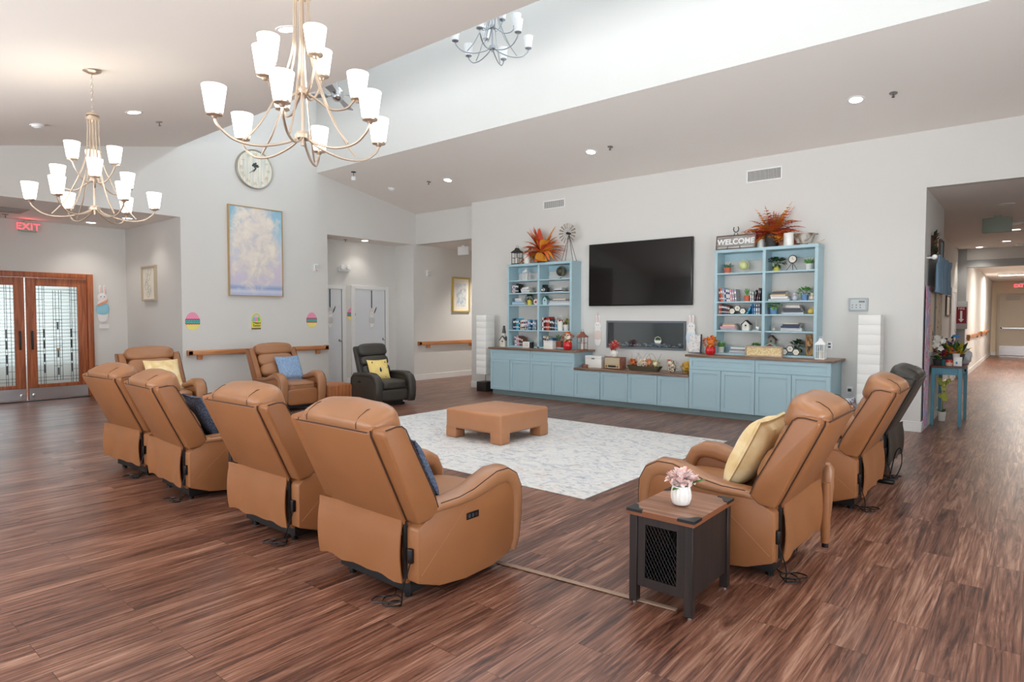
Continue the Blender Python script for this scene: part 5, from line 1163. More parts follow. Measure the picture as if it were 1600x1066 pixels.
# --- pumpkins with flowers
def petals(m, c, r, mats, n, rn, flat=.5, L=.045):
    m.puff(mats[0], c, (r * .7, r * .5, r * flat * .75), 2, 4)
    for i in range(n):
        d = Vector((rn.gauss(0, 1), rn.gauss(0, 1), rn.gauss(.2, .8))).normalized()
        m.leaf(rn.choice(mats), Vector(c) + Vector((d.x * r, d.y * r * .7, d.z * r * flat)), d + Vector((0, 0, .2)), L * rn.uniform(.8, 1.3), L * .85, .1, k=2, fold=.3)
REDG = mat('glossy_red', (206, 30, 36), .2, coat=.5); ORP = mat('orange_petal', (236, 132, 52), .6); YEP = mat('yellow_petal', (246, 196, 70), .6); REP = mat('red_petal', (196, 48, 40), .6); CRP = mat('cream_petal', (244, 232, 214), .6)
def pumpkin(label, x, y, z, r, h, m_, mats, fz, fr, n=90, seed=1, name='pumpkin_vase'):
    t = thing(name, label, 'vase', (x, y, z + .0005), 0, 'pumpkin shaped vases'); rn = random.Random(seed)
    MB().lathe(m_, [(0, 0), (r * .6, 0), (r * .9, h * .15), (r, h * .45), (r * .92, h * .75), (r * .6, h * .97), (r * .45, h), (0, h)], n=60, flute=.05, nf=10).build('pumpkin', t)
    m = MB(); petals(m, (0, 0, h + fz), fr, mats, n, rn, .7); m.build('bloom', t)
    m = MB()
    for i in range(10): m.leaf(GREEN, (0, 0, h), (rn.gauss(0, 1), rn.gauss(0, 1), .5), fr * 1.1, .03, .3, k=3)
    m.build('leaf', t); return t
pumpkin('red pumpkin vase of white, orange and yellow flowers on the left worktop', at(887, 543, 9.56).x, 9.56, .94, .085, .17, REDG, [CRP, CRP, ORP, YEP, REP], .06, .10, 110, 1)
pumpkin('red pumpkin vase of orange sunflowers on the right worktop', at(1110, 550, 9.56).x, 9.56, .96, .078, .145, REDG, [ORP, YEP, REP, ORP], .06, .09, 110, 2)
rd = thing('radio', 'retro wood and cream table radio on the low worktop', 'radio', (at(958, 573, 9.55).x, 9.62, .6355), R(-6))
MB().box(wood('radio_wood', (120, 70, 52), (170, 112, 88), 'X'), -.17, .17, -.09, .09, .008, .21, .008, 2).build('case', rd)
MB().box(mat('radio_cloth', (196, 182, 152), .8), -.155, .155, -.094, -.09, .085, .198).build('grille', rd)
MB().box(mat('radio_panel', (214, 196, 160), .5), -.155, .155, -.094, -.09, .018, .08).build('tuning_panel', rd)
MB().box(BLACK, -.085, .085, -.097, -.093, .035, .068).build('dial', rd)
for s_ in (-1, 1): MB().lathe(mat('brass', (176, 140, 84), .3, metal=.8), [(0, 0), (.02, 0), (.018, .014), (0, .015)], n=14, M=Matrix.Translation((s_ * .12, -.094, .05)) @ Matrix.Rotation(PI / 2, 4, 'X')).build('knob', rd)
pumpkin('white pumpkin vase of red and pink flowers standing on the radio', at(960, 553, 9.62).x, 9.62, .845, .075, .13, CERAMIC, [REP, mat('coral_petal', (226, 90, 60), .6), PINK], .07, .08, 110, 3)
t = thing('keepsake_box', 'white box with a small clasp at the left of the low worktop', 'box', (at(929, 570, 9.62).x, 9.66, .6355))
MB().box(CERAMIC, -.17, .17, -.09, .09, 0, .20, .006).build('case', t); MB().box(TRIM, -.173, .173, -.093, .093, .165, .215, .006).build('lid', t); MB().box(mat('clasp_grey', (120, 120, 118), .4, metal=.6), -.03, .03, -.098, -.092, .155, .175).build('clasp', t)
t = thing('wooden_tin', 'small round brown tin at the far left of the low worktop', 'tin', (at(913, 570, 9.50).x, 9.52, .6355))
MB().lathe(mat('brown_tin', (128, 74, 56), .5), [(0, 0), (.05, 0), (.05, .03), (0, .03)], n=20).build('body', t); MB().lathe(mat('brown_tin_lid', (150, 92, 70), .5), [(0, .031), (.053, .031), (.053, .055), (0, .06)], n=20).build('lid', t)
t = thing('flower_trough', 'long dark trough of autumn flowers below the fireplace', 'flower arrangement', (at(1006, 575, 9.58).x, 9.60, .6355))
MB().prism(mat('dark_green_wood', (70, 62, 40), .7, noise=.2), [(-.25, 0), (.25, 0), (.31, .085), (-.31, .085)], 'y', -.06, .06, .003, 1).build('trough', t)
m = MB(); rn = random.Random(9)
for c_, mt_ in ((-.22, [ORP, mat('rust_petal', (190, 96, 60), .6)]), (-.08, [CRP]), (.0, [CRP, YEP]), (.09, [mat('peach_petal', (232, 160, 128), .6), ORP]), (.2, [CRP, mat('lime_petal', (206, 208, 120), .6)])):
    petals(m, (c_, 0, .13), .065, mt_, 70, rn, .7, .04)
m.build('bloom', t); m = MB()
for i in range(40): m.leaf(rn.choice([GREEN, DG2, mat('berry_leaf', (120, 40, 50), .6)]), (rn.uniform(-.25, .25), 0, .08), (rn.gauss(0, 1), rn.gauss(0, 1), rn.uniform(.2, 1)), .11, .028, .3, k=3)
m.build('leaf', t); m = MB()
for i in range(9): a = -.24 + i * .06; m.tube(mat('twig', (110, 92, 74), .8), smooth([(a, 0, .1), (a + .03 * math.sin(i), 0, .22), (a + .08 * math.sin(i * 1.7), .01, .30)], 3), .002, 4)
m.build('twig', t)
t = thing('turkey_figure', 'small autumn turkey figure on the low worktop', 'figurine', (at(1049, 577, 9.56).x, 9.58, .6355))
TK = mottled('speckled_feather', [(.45, (96, 78, 60)), (.55, (222, 210, 186))], 40, .8, 3, 0)
MB().puff(TK, (0, 0, .075), (.065, .055, .075), 2.2, 7).build('body', t); MB().puff(mat('cream_feather', (232, 224, 204), .8), (-.02, -.03, .155), (.035, .032, .035), 2, 5).build('head', t)
m = MB()
for i in range(11): a = R(-60 + i * 17); m.leaf(TK, (.02, .03, .08), (math.sin(a), .15, math.cos(a)), .13, .035, 0, k=3)
m.build('tail', t); MB().prism(ORP, [(-.03, .15), (-.01, .15), (-.02, .13)], 'y', -.08, -.05).build('beak', t)
m = MB(); petals(m, (-.04, -.0, .19), .025, [mat('peach_petal', (0, 0, 0)), ORP], 30, random.Random(2), .7, .03); m.build('bloom', t)
t = thing('flower_bunch', 'bunch of yellow flowers at the right end of the low worktop', 'flower arrangement', (at(1071, 579, 9.52).x, 9.54, .6355))
MB().lathe(mat('wicker', (170, 128, 80), .8, noise=.3, nscale=60), [(0, 0), (.04, 0), (.055, .05), (.05, .05), (0, .04)], n=16).build('basket', t)
m = MB(); petals(m, (.01, 0, .11), .065, [YEP, YEP, mat('bright_yellow', (250, 206, 40), .6), CRP], 90, random.Random(6), .7, .05); m.build('bloom', t)
m = MB(); rn = random.Random(7)
for i in range(16): m.leaf(GREEN, (0, 0, .05), (rn.gauss(0, 1), rn.gauss(0, 1), rn.uniform(.1, .8)), .12, .02, .3, k=3)
m.build('leaf', t)
# woven tray on the right worktop
t = thing('woven_tray', 'long wood framed tray with woven cane front on the right worktop', 'tray', (at(1193, 553, 9.52).x, 9.53, .9605))
TW = wood('light_grey_wood', (150, 128, 108), (196, 174, 152), 'X'); CANE = mottled('woven_cane', [(.42, (214, 184, 130)), (.58, (242, 222, 176))], 70, .8, 2, 0)
m = MB(); m.box(TW, -.27, .27, -.02, .02, 0, .018).box(TW, -.27, .27, -.02, .02, .142, .16).box(TW, -.27, -.252, -.02, .02, .018, .142).box(TW, .252, .27, -.02, .02, .018, .142); m.build('frame', t)
MB().box(CANE, -.252, .252, -.006, .006, .018, .142).build('woven_panel', t)
# WELCOME sign, horseshoe easel, fern, vases, bucket on the bookcases
t = thing('welcome_sign', 'grey wooden WELCOME sign leaning on the right bookcase', 'sign', (at(1149, 386, 9.75).x, 9.75, 2.603)); t.rotation_euler = (R(-8), 0, 0)
GW_ = wood('grey_barn_wood', (132, 126, 121), (184, 178, 172), 'X', .8)
MB().box(GW_, -.295, .295, -.008, .008, .02, .215).build('board', t)
m = MB(); BRF = wood('brown_sign_frame', (84, 58, 46), (124, 92, 74), 'X')
m.box(BRF, -.31, .31, -.014, .014, .215, .232).box(BRF, -.31, .31, -.014, .014, .004, .02).box(BRF, -.31, -.295, -.014, .014, .02, .215).box(BRF, .295, .31, -.014, .014, .02, .215); m.build('frame', t)
m = MB(); text_mb(m, mat('sign_white', (238, 238, 236), .7), 'WELCOME', .118, face_neg_y(0, -.0095, .125), .001, 1.02, .004); m.build('letters', t)
MB().box(mat('sign_white', (0, 0, 0)), -.27, .27, -.0095, -.008, .035, .042).build('underline', t)
t = thing('easel', 'black wrought iron easel with horseshoe top behind the WELCOME sign', 'easel', (at(1149, 386, 9.82).x, 9.84, 2.6025))
m = MB(); m.tube(BLACK, [(-.10, -.12, .0), (-.10, -.10, .03), (-.03, 0, .24), (-.02, 0, .27)], .005, 5).tube(BLACK, [(.10, -.12, .0), (.10, -.10, .03), (.03, 0, .24), (.02, 0, .27)], .005, 5).tube(BLACK, [(-.06, -.05, .14), (.06, -.05, .14)], .004, 5).tube(BLACK, [(0, 0, .24), (0, .06, 0)], .005, 5); m.build('frame', t)
m = MB(); m.tube(BLACK, [(-.03, 0, .365), (-.042, 0, .33), (-.03, 0, .295), (0, 0, .28), (.03, 0, .295), (.042, 0, .33), (.03, 0, .365)], .007, 6); m.build('horseshoe', t)
FERN = [mat('fern_orange', (232, 116, 52), .6, noise=.2, nscale=12), mat('fern_red', (200, 72, 44), .6, noise=.2, nscale=12), mat('fern_gold', (222, 150, 50), .6, noise=.2, nscale=12)]
def fern(label, px, py, y, R_, H_, pr, ph, seed, broad):
    t = thing('autumn_fern', label, 'plant', (at(px, py, y).x, y, 2.6005), 0, 'autumn ferns on the bookcases'); rn = random.Random(seed)
    MB().lathe(mat('dark_pot', (52, 48, 46), .6), [(0, 0), (pr * .8, 0), (pr, ph), (pr * .9, ph), (0, ph * .9)], n=20).build('pot', t)
    m = MB()
    for i in range(95 if broad else 84):
        a = rn.uniform(0, 2 * PI); el = rn.uniform(-.2, 1.1); mt_ = rn.choice(FERN); L = R_ * rn.uniform(.75, 1.1)
        d = Vector((math.cos(a) * math.cos(el), math.sin(a) * math.cos(el) * .45, math.sin(el))); b_ = Vector((0, 0, ph))
        dr = rn.uniform(.25, .6) if el < .9 else .1
        if broad: m.leaf(mt_, b_ + d * .03, d, L, .085, dr, k=6, fold=.3)
        else:
            pts = [b_ + d * (L * q) - Vector((0, 0, 1)) * (dr * L * q * q) for q in [j / 9 for j in range(10)]]
            m.tube(mt_, pts, .003, 3); sd = d.cross(Vector((0, 0, 1)))
            sd = sd.normalized() if sd.length > .1 else Vector((1, 0, 0))
            for j in range(1, 10):
                wl = .115 * math.sin(PI * min(1, j / 9.5 + .12))
                for s_ in (-1, 1): m.leaf(mt_, pts[j], sd * s_ + d * .55, wl, .055, .25, k=2, fold=.2)
    for v in m.bm.verts: v.co.y = min(.13, v.co.y * (.45 if v.co.y < 0 and abs(v.co.x) > .12 else 1)); v.co.z = max(v.co.z, .012) if (broad or abs(v.co.x) > .1) else v.co.z
    m.build('foliage', t)
fern('red and orange fern in a dark pot on the left bookcase', 846, 408, 9.80, .56, .3, .10, .20, 3, True)
fern('large rust red and gold fern in a dark pot on the right bookcase', 1206, 384, 9.83, .56, .35, .10, .20, 5, False)
for lb, px, r_, h_ in (('white cylinder vase left of the fern on the left bookcase', 824, .065, .16), ('white cylinder vase right of the fern on the right bookcase', 1232, .07, .19), ):
    t = thing('vase', lb, 'vase', (at(px, 400, 9.74).x, 9.74, 2.6005), 0, 'white cylinder vases on the bookcases'); MB().lathe(CERAMIC, [(0, 0), (r_ * .95, 0), (r_, .01), (r_, h_), (r_ * .9, h_), (r_ * .88, h_ * .2), (0, h_ * .2)], n=28).build('body', t)
t = thing('vase', 'white cylinder vase half hidden behind the WELCOME sign fern', 'vase', (at(1188, 386, 9.88).x, 9.90, 2.6005), 0); MB().lathe(CERAMIC, [(0, 0), (.06, 0), (.06, .15), (.05, .15), (0, .05)], n=24).build('body', t)
t = thing('metal_bucket', 'weathered galvanised basin with handles on the right bookcase', 'bucket', (at(1256, 384, 9.82).x, 9.82, 2.6005))
BK = mottled('weathered_zinc', [(.4, (120, 92, 66)), (.6, (198, 194, 186))], 8, .6)
m = MB(); m.open = True; m.lathe(BK, [(0, .03), (.10, .03), (.155, .17), (.150, .17), (.097, .036), (0, .036)], n=28); m.build('basin', t)
MB().lathe(BK, [(0, 0), (.06, 0), (.06, .03), (0, .03)], n=20).build('foot', t)
for s_ in (-1, 1): MB().tube(BK, [(s_ * .15, -.03, .15), (s_ * .185, -.03, .16), (s_ * .185, .03, .16), (s_ * .15, .03, .15)], .005, 5).build('handle', t)
tag(MB().tube(mat('pale_twig', (200, 176, 150), .8), smooth([(0, 0, .012), (.12, 0, .02), (.22, .01, .06)], 4), .006, 5).tube(mat('pale_twig', (0, 0, 0)), [(.1, 0, .02), (.17, -.02, .01)], .004, 4).build('twig', loc=(-2.53, 9.74, 2.603)), 'pale twig lying at the right end of the right bookcase top', 'twig')
t = thing('windmill', 'galvanised toy windmill standing on the left bookcase', 'windmill', (at(889, 400, 9.80).x, 9.80, 2.6005))
m = MB()
for sx in (-1, 1):
    for sy in (-1, 1): m.tube(BLACK, [(sx * .13, sy * .06, 0), (0, 0, .50)], .005, 5)
m.build('tower', t)
wm = mat('galvanised', (168, 160, 150), .5, metal=.5, noise=.2, nscale=30)
for k in range(16):
    a = k * PI / 8; Mx = Matrix.Translation((0, -.06, .52)) @ Matrix.Rotation(a, 4, 'Y') @ Matrix.Rotation(R(25), 4, 'Z')
    MB().prism(wm, [(-.010, .09), (.010, .09), (.022, .19), (-.022, .19)], 'y', -.001, .001, M=Mx).tube(BLACK, [Mx @ Vector((0, 0, .02)), Mx @ Vector((0, 0, .12))], .002, 4).build('blade', t)
MB().tube(BLACK, [(0, -.07, .52), (0, .03, .52)], .022, 10).build('hub', t)
# --- bunnies and sign board
def bunny_shape(name, label, group, p, rz, S, body, apron, parent_rot=None, lines=None):
    t = thing(name, label, 'rabbit decoration', p, rz, group); th = .008
    m = MB(); m.puff(body, (0, 0, .0), (.055 * S, th, .055 * S), 2.2, 6)
    for s_ in (-1, 1): m.puff(body, (s_ * .022 * S, 0, .095 * S), (.016 * S, th, .06 * S), 2.2, 5)
    m.build('head', t)
    for s_ in (-1, 1): MB().puff(mat('ear_pink', (240, 206, 204), .8), (s_ * .022 * S, -th, .095 * S), (.008 * S, .003, .04 * S), 2.2, 4).build('inner_ear', t)
    for s_ in (-1, 1): MB().puff(BLACK, (s_ * .018 * S, -th, .01 * S), (.005 * S, .003, .007 * S), 2, 3).build('eye', t)
    MB().puff(mat('nose_pink', (226, 150, 150), .7), (0, -th, -.012 * S), (.005 * S, .003, .004 * S), 2, 3).build('nose', t)
    MB().puff(body, (0, 0, -.16 * S), (.06 * S, th, .14 * S), 3, 6).build('body', t)
    MB().puff(apron, (0, -.004, -.14 * S), (.07 * S, th, .075 * S), 2.6, 6).build('apron', t)
    return t
BUN = mat('bunny_white', (240, 238, 234), .8)
b_ = bunny_shape('rabbit_decoration', 'white wooden rabbit holding a pink half circle, wall left of the fireplace', 'rabbits beside the fireplace', at(934, 509, 9.965), 0, 1.25, BUN, mat('blush_wood', (230, 214, 206), .8))
MB().tube(mat('string', (200, 196, 190), .8), [(-.02, .0, .18), (0, 0, .25), (.02, 0, .18)], .002, 4).build('hanging_string', b_)
b_ = bunny_shape('rabbit_decoration', 'white rabbit with pale blue bow, wall right of the fireplace', 'rabbits beside the fireplace', at(1080, 511, 9.90), 0, 1.3, BUN, mat('pale_blue_wood2', (212, 226, 232), .8))
MB().tube(mat('string', (0, 0, 0)), [(-.02, .0, .19), (0, 0, .27), (.02, 0, .19)], .002, 4).build('hanging_string', b_)
t = thing('sign_board', 'white patterned board with a dark edge at the left of the right worktop', 'sign', (at(1083, 548, 9.80).x, 9.84, .9605)); t.rotation_euler = (R(-6), 0, 0)
PB = mottled('speckled_board', [(.42, (206, 204, 200)), (.50, (240, 238, 236)), (.62, (240, 238, 236)), (.68, (222, 190, 190))], 26, .8, 3, 1)
MB().box(PB, -.085, .10, -.006, .006, .01, .30).build('board', t); MB().box(mat('navy_edge', (56, 66, 80), .6), .10, .115, -.012, .012, 0, .31).box(mat('navy_edge', (0, 0, 0)), -.09, .12, -.03, .02, 0, .01).build('stand', t)
# ================================================================ walls: clock, painting, Easter decorations
def on_w(px, py, X_=XW): return atx(px, py, X_)
CX = on_w(397, 265)
t = thing('wall_clock', 'large round wall clock with pale wooden face high above the painting', 'clock', (XW, CX.y, CX.z), PI / 2)
RX90 = Matrix.Rotation(PI / 2, 4, 'X')
MB().lathe(mottled('clock_planks', [(.4, (206, 210, 200)), (.6, (236, 228, 212))], 4, .7, 3, .3, (9, 1, .6)), [(0, .02), (.345, .02), (.345, .035), (0, .035)], n=48, M=RX90).build('face', t)
m = MB(); m.open = True; m.lathe(mat('clock_rim', (170, 164, 150), .4, metal=.5), [(.335, .0), (.345, .045), (.36, .05), (.37, .04), (.37, 0)], n=48, M=RX90); m.build('rim', t)
NUM = mat('tan_numeral', (206, 176, 136), .7)
for k, nume in enumerate(('XII', 'I', 'II', 'III', 'IIII', 'V', 'VI', 'VII', 'VIII', 'IX', 'X', 'XI')):
    a = k * PI / 6; q = MB()
    text_mb(q, NUM, nume, .085, Matrix.Rotation(a, 4, 'Y') @ face_neg_y(0, -.037, .265), .001, .9); q.build('numeral', t)
DKC = mat('clock_dark', (52, 62, 66), .6)
for ang, L, w_ in ((R(232), .15, .008), (R(208), .07, .010)):
    MB().prism(DKC, [(-w_, -.03), (w_, -.03), (w_ * .4, L), (-w_ * .4, L)], 'y', -.046, -.043, M=Matrix.Rotation(ang, 4, 'Y')).build('hand', t)
m = MB(); rn = random.Random(4)
for i in range(26): m.puff(DKC, (rn.gauss(0, .035), -.036, .075 + rn.gauss(0, .018)), (.022, .003, .013), 2, 2)
m.tube(DKC, [(0, -.037, .05), (0, -.037, .0)], .005, 5); m.build('tree_motif', t)

def painting_material():
    m = bpy.data.materials.new('cloud_painting'); m.use_nodes = True; t = m.node_tree; b = t.nodes['Principled BSDF']
    tc = t.nodes.new('ShaderNodeTexCoord'); sp = t.nodes.new('ShaderNodeSeparateXYZ'); t.links.new(tc.outputs['Object'], sp.inputs[0])
    mr = t.nodes.new('ShaderNodeMapRange'); mr.inputs[1].default_value = -.83; mr.inputs[2].default_value = .83; t.links.new(sp.outputs[2], mr.inputs[0])
    base = ramp(t, [(0, (176, 180, 214)), (.05, (206, 214, 230)), (.085, (150, 164, 202)), (.11, (170, 184, 214)), (.125, (206, 200, 216)), (.3, (214, 202, 216)), (.5, (206, 212, 222)), (.75, (160, 200, 216)), (1, (150, 192, 212))])
    t.links.new(mr.outputs[0], base.inputs[0])
    n = t.nodes.new('ShaderNodeTexNoise'); n.inputs['Scale'].default_value = 4.5; n.inputs['Detail'].default_value = 9; n.inputs['Roughness'].default_value = .62; n.inputs['Distortion'].default_value = .6
    t.links.new(tc.outputs['Object'], n.inputs['Vector'])
    mp = t.nodes.new('ShaderNodeMapping'); mp.inputs['Location'].default_value = (.05, 0, -.16); mp.inputs['Scale'].default_value = (1.9, 0, 1.15); t.links.new(tc.outputs['Object'], mp.inputs[0])
    ln = t.nodes.new('ShaderNodeVectorMath'); ln.operation = 'LENGTH'; t.links.new(mp.outputs[0], ln.inputs[0])
    s1 = t.nodes.new('ShaderNodeMath'); s1.operation = 'MULTIPLY_ADD'; s1.inputs[1].default_value = 1.3; s1.inputs[2].default_value = .55; t.links.new(n.outputs[0], s1.inputs[0])
    s2 = t.nodes.new('ShaderNodeMath'); s2.operation = 'SUBTRACT'; t.links.new(s1.outputs[0], s2.inputs[0]); t.links.new(ln.outputs[1], s2.inputs[1])
    mk = ramp(t, [(.12, (0, 0, 0)), (.50, (255, 255, 255))]); t.links.new(s2.outputs[0], mk.inputs[0])
    cl = ramp(t, [(.35, (206, 202, 206)), (.5, (228, 218, 208)), (.65, (240, 230, 216))]); t.links.new(n.outputs[0], cl.inputs[0])
    mx = t.nodes.new('ShaderNodeMix'); mx.data_type = 'RGBA'; t.links.new(mk.outputs[0], mx.inputs[0]); t.links.new(base.outputs[0], mx.inputs[6]); t.links.new(cl.outputs[0], mx.inputs[7])
    t.links.new(mx.outputs[2], b.inputs['Base Color']); b.inputs['Roughness'].default_value = .6; return m
t = thing('painting', 'tall painting of a cream cloud over a pale sea in thin gold frame', 'painting', (XW, 6.083, 2.775), PI / 2)
MB().box(painting_material(), -.525, .525, -.04, -.005, -.825, .825).build('canvas', t)
GF = mat('gold_frame', (190, 160, 112), .45, metal=.3)
m = MB(); m.box(GF, -.54, .54, -.055, 0, .825, .84).box(GF, -.54, .54, -.055, 0, -.84, -.825).box(GF, -.54, -.525, -.055, 0, -.825, .825).box(GF, .525, .54, -.055, 0, -.825, .825); m.build('frame', t)

EP, EY, ET, EM = mat('egg_pink', (240, 152, 184), .7), mat('egg_yellow', (242, 228, 130), .7), mat('egg_teal', (84, 186, 178), .7), mat('egg_magenta', (186, 30, 84), .7)
def egg(label, X_, px, py, h=.30):
    p = on_w(px, py, X_); t = thing('easter_egg', label, 'Easter egg decoration', (X_, p.y, p.z), PI / 2, 'paper Easter eggs on the walls'); w_ = h * .39
    def prof(z0, z1, k=1.0, zig=False):
        pts = []; N = 14
        for s_ in (1, -1):
            rng = [z0 + (z1 - z0) * i / N for i in range(N + 1)]
            if s_ < 0: rng = rng[::-1]
            for z in rng: u = z / (h / 2); pts.append((s_ * k * w_ * math.sqrt(max(0, 1 - u * u)) * (1 - .12 * u), z))
        return pts
    MB().prism(EP, prof(h * .10, h * .499), 'y', -.008, 0).build('pink_top', t)
    MB().prism(EY, prof(-h * .499, -h * .16), 'y', -.008, 0).build('yellow_bottom', t)
    MB().prism(EM, prof(-h * .17, h * .12), 'y', -.0085, 0).build('middle', t)
    def zig(z0, z1, amp, y0, m_, k):
        N = 13; xs = [-w_ * k + 2 * w_ * k * i / (N - 1) for i in range(N)]
        MB().prism(m_, [(x, z1 + (amp if i % 2 else -amp) * .5) for i, x in enumerate(xs)] + [(x, z0 + (-amp if i % 2 else amp) * .5) for i, x in reversed(list(enumerate(xs)))], 'y', y0, 0).build('band', t)
    zig(-h * .17, h * .12, .018, -.010, EM, 1.0); zig(-h * .12, h * .07, .014, -.013, ET, .98)
    m = MB()
    for i in range(9):
        x = -w_ * .8 + i * w_ * .2; m.tube(EM if i % 2 else DKC, [(x - .006, -.015, -.018), (x + .004, -.015, .012), (x + .010, -.015, -.01)], .0022, 4)
    m.build('squiggle', t); return t
egg('pink, teal and yellow paper egg on the wall left of the handrail recliner', XW, 301, 502, .32)
egg('pink, teal and yellow paper egg on the gable wall nearest the alcove', XW, 487, 500, .31)
egg('pink, teal and yellow paper egg between the two white alcove doors', -12.1, 549, 491, .29)
p = on_w(400, 502); t = thing('basket_decoration', 'yellow paper basket reading Happy Easter below the painting', 'Easter decoration', (XW, p.y, p.z), PI / 2)
YB = mat('basket_yellow', (232, 220, 84), .7)
MB().prism(YB, [(-.085, -.13), (.085, -.13), (.10, .02), (-.10, .02)], 'y', -.012, 0).build('basket', t)
MB().tube(YB, [(math.cos(a) * .085, -.006, .02 + math.sin(a) * .13) for a in [i * PI / 10 for i in range(11)]], .010, 6).build('handle', t)
for x, c_ in ((-.055, mat('egg_sky', (120, 196, 226), .7)), (.0, EP), (.055, mat('egg_green', (120, 206, 110), .7))): MB().puff(c_, (x, -.008, .035), (.034, .008, .045), 2, 4).build('paper_egg', t)
MB().box(mat('brown_band', (120, 98, 78), .8), -.09, .09, -.015, 0, -.155, -.128).build('base_strip', t)
m = MB(); text_mb(m, mat('easter_ink', (60, 44, 80), .7), 'Happy', .062, face_neg_y(.012, -.0125, -.03), .0008, 1, .001); text_mb(m, mat('easter_ink', (0, 0, 0)), 'Easter', .062, face_neg_y(.012, -.0125, -.085), .0008, 1, .001); m.build('lettering', t)
# small framed picture in the foyer, gold framed picture in the corridor
LN = mat('sketch_grey', (150, 150, 148), .8)
def framed(label, p, rz, w_, h, fm, fw, dep, art, grp=None):
    t = thing('framed_picture', label, 'picture', p, rz, grp)
    m = MB(); m.box(fm, -w_ / 2, w_ / 2, -dep, 0, h / 2 - fw, h / 2, .003, 1).box(fm, -w_ / 2, w_ / 2, -dep, 0, -h / 2, -h / 2 + fw, .003, 1).box(fm, -w_ / 2, -w_ / 2 + fw, -dep, 0, -h / 2 + fw, h / 2 - fw).box(fm, w_ / 2 - fw, w_ / 2, -dep, 0, -h / 2 + fw, h / 2 - fw); m.build('frame', t)
    MB().box(PAGES, -w_ / 2 + fw, w_ / 2 - fw, -dep * .5, -.002, -h / 2 + fw, h / 2 - fw).build('mat_board', t)
    a_ = MB(); art(a_, w_, h, -dep * .5 - .001); a_.build('drawing', t); return t
def art_lines(m, w_, h, y):
    rn = random.Random(7)
    for i in range(9):
        cx, cz = rn.uniform(-.2, .2) * w_, (-.32 + .08 * i) * h; r_ = rn.uniform(.05, .11) * w_ * (1.6 if i < 4 else 1)
        m.tube(LN, [(cx + math.cos(b_) * r_, y, cz + math.sin(b_) * r_ * .9) for b_ in [j * PI / 5 for j in range(10)]], .0028, 4, closed=True)
framed('small sketch in a pale wood frame on the foyer side wall', (-12.79, 4.72, 2.17), 0, .64, .66, mat('pale_wood_frame', (190, 176, 152), .6), .035, .05, art_lines)
def art_print(m, w_, h, y):
    m.box(mottled('pastel_print', [(.4, (172, 186, 200)), (.5, (206, 214, 206)), (.6, (226, 214, 222))], 12, .7), -w_ * .28, w_ * .28, y - .001, y, -h * .34, h * .32)
p1, p2 = atx(707, 434, XW), atx(732, 487, XW)
framed('gold framed floral print on the corridor wall above the short handrail', (XW, (p1.y + p2.y) / 2, 2.12), PI / 2, .64, .90, mat('bright_gold_frame', (214, 184, 104), .4, metal=.4), .04, .04, art_print)
# rabbits on the foyer wall and on the alcove doors
p = atx(160, 478, -14.0)
b_ = bunny_shape('rabbit_decoration', 'tall white paper rabbit with carrot and blue overalls beside the entrance doors', None, (-13.985, p.y, p.z + .16), PI / 2, 1.6, mat('pale_card', (236, 232, 230), .8), mat('overall_blue', (150, 204, 222), .8))
MB().prism(mat('carrot', (226, 158, 128), .7), [(-.10, -.14), (.09, -.03), (.07, -.10), (-.09, -.17)], 'y', -.022, -.012).build('carrot', b_)
MB().box(mat('pale_card', (0, 0, 0)), -.07, .10, -.008, .0, -.60, -.52).build('card_foot', b_)
for lb, px, py in (('black and white rabbit hanging on a dark ribbon on the right alcove door', 581, 490), ('black and white rabbit on the left alcove door, mostly hidden by the wall', 516, 489)):
    p = atx(px, py, -12.06); b_ = bunny_shape('rabbit_decoration', lb, 'rabbits on the alcove doors', (-12.065, p.y, p.z - .02), PI / 2, 1.05, BUN, mat('bunny_dots', (210, 208, 206), .8))
    MB().box(mat('ribbon_dark', (40, 66, 72), .7), -.012, .012, -.004, .0, .14, 2.19 - p.z).build('ribbon', b_)
    MB().puff(BLACK, (.05, -.010, .13), (.012, .006, .09), 2, 4, M=Matrix.Rotation(R(25), 4, 'Y')).build('bent_ear', b_)

# ================================================================ hall side: console table and what stands on it
TB = mat('teal_blue_paint', (92, 150, 168), .5, noise=.12, nscale=14); TTOP = wood('red_brown_top', (86, 44, 38), (128, 74, 64), 'Y')
t = thing('console_table', 'narrow blue console table with brown top at the mouth of the long hall', 'table', (-.92, 11.24, 0))
MB().box(TTOP, -.195, .195, -.50, .50, .835, .86, .004).build('tabletop', t)
m = MB(); m.box(TB, -.165, .165, -.475, -.46, .735, .835).box(TB, -.165, .165, .46, .475, .735, .835).box(TB, .165, .18, -.44, .44, .735, .835).box(TB, -.18, -.165, -.44, .44, .735, .835)
for i in range(14): m.box(TB, -.155 + i * .0235, -.143 + i * .0235, -.479, -.475, .74, .83)
m.build('apron', t)
for sx in (-1, 1):
    for sy in (-1, 1): MB().prism(TB, [(sx * .18, .835), (sx * .13, .835), (sx * .145, 0), (sx * .18, 0)], 'y', sy * .49 if sy < 0 else .44, -.44 if sy < 0 else .49, .003, 1).build('leg', t)
MB().lathe(BLACK, [(0, 0), (.014, 0), (.018, .02), (0, .022)], n=12, M=Matrix.Translation((.18, -.1, .785)) @ Matrix.Rotation(PI / 2, 4, 'Y')).build('drawer_knob', t)
ZT = .8605
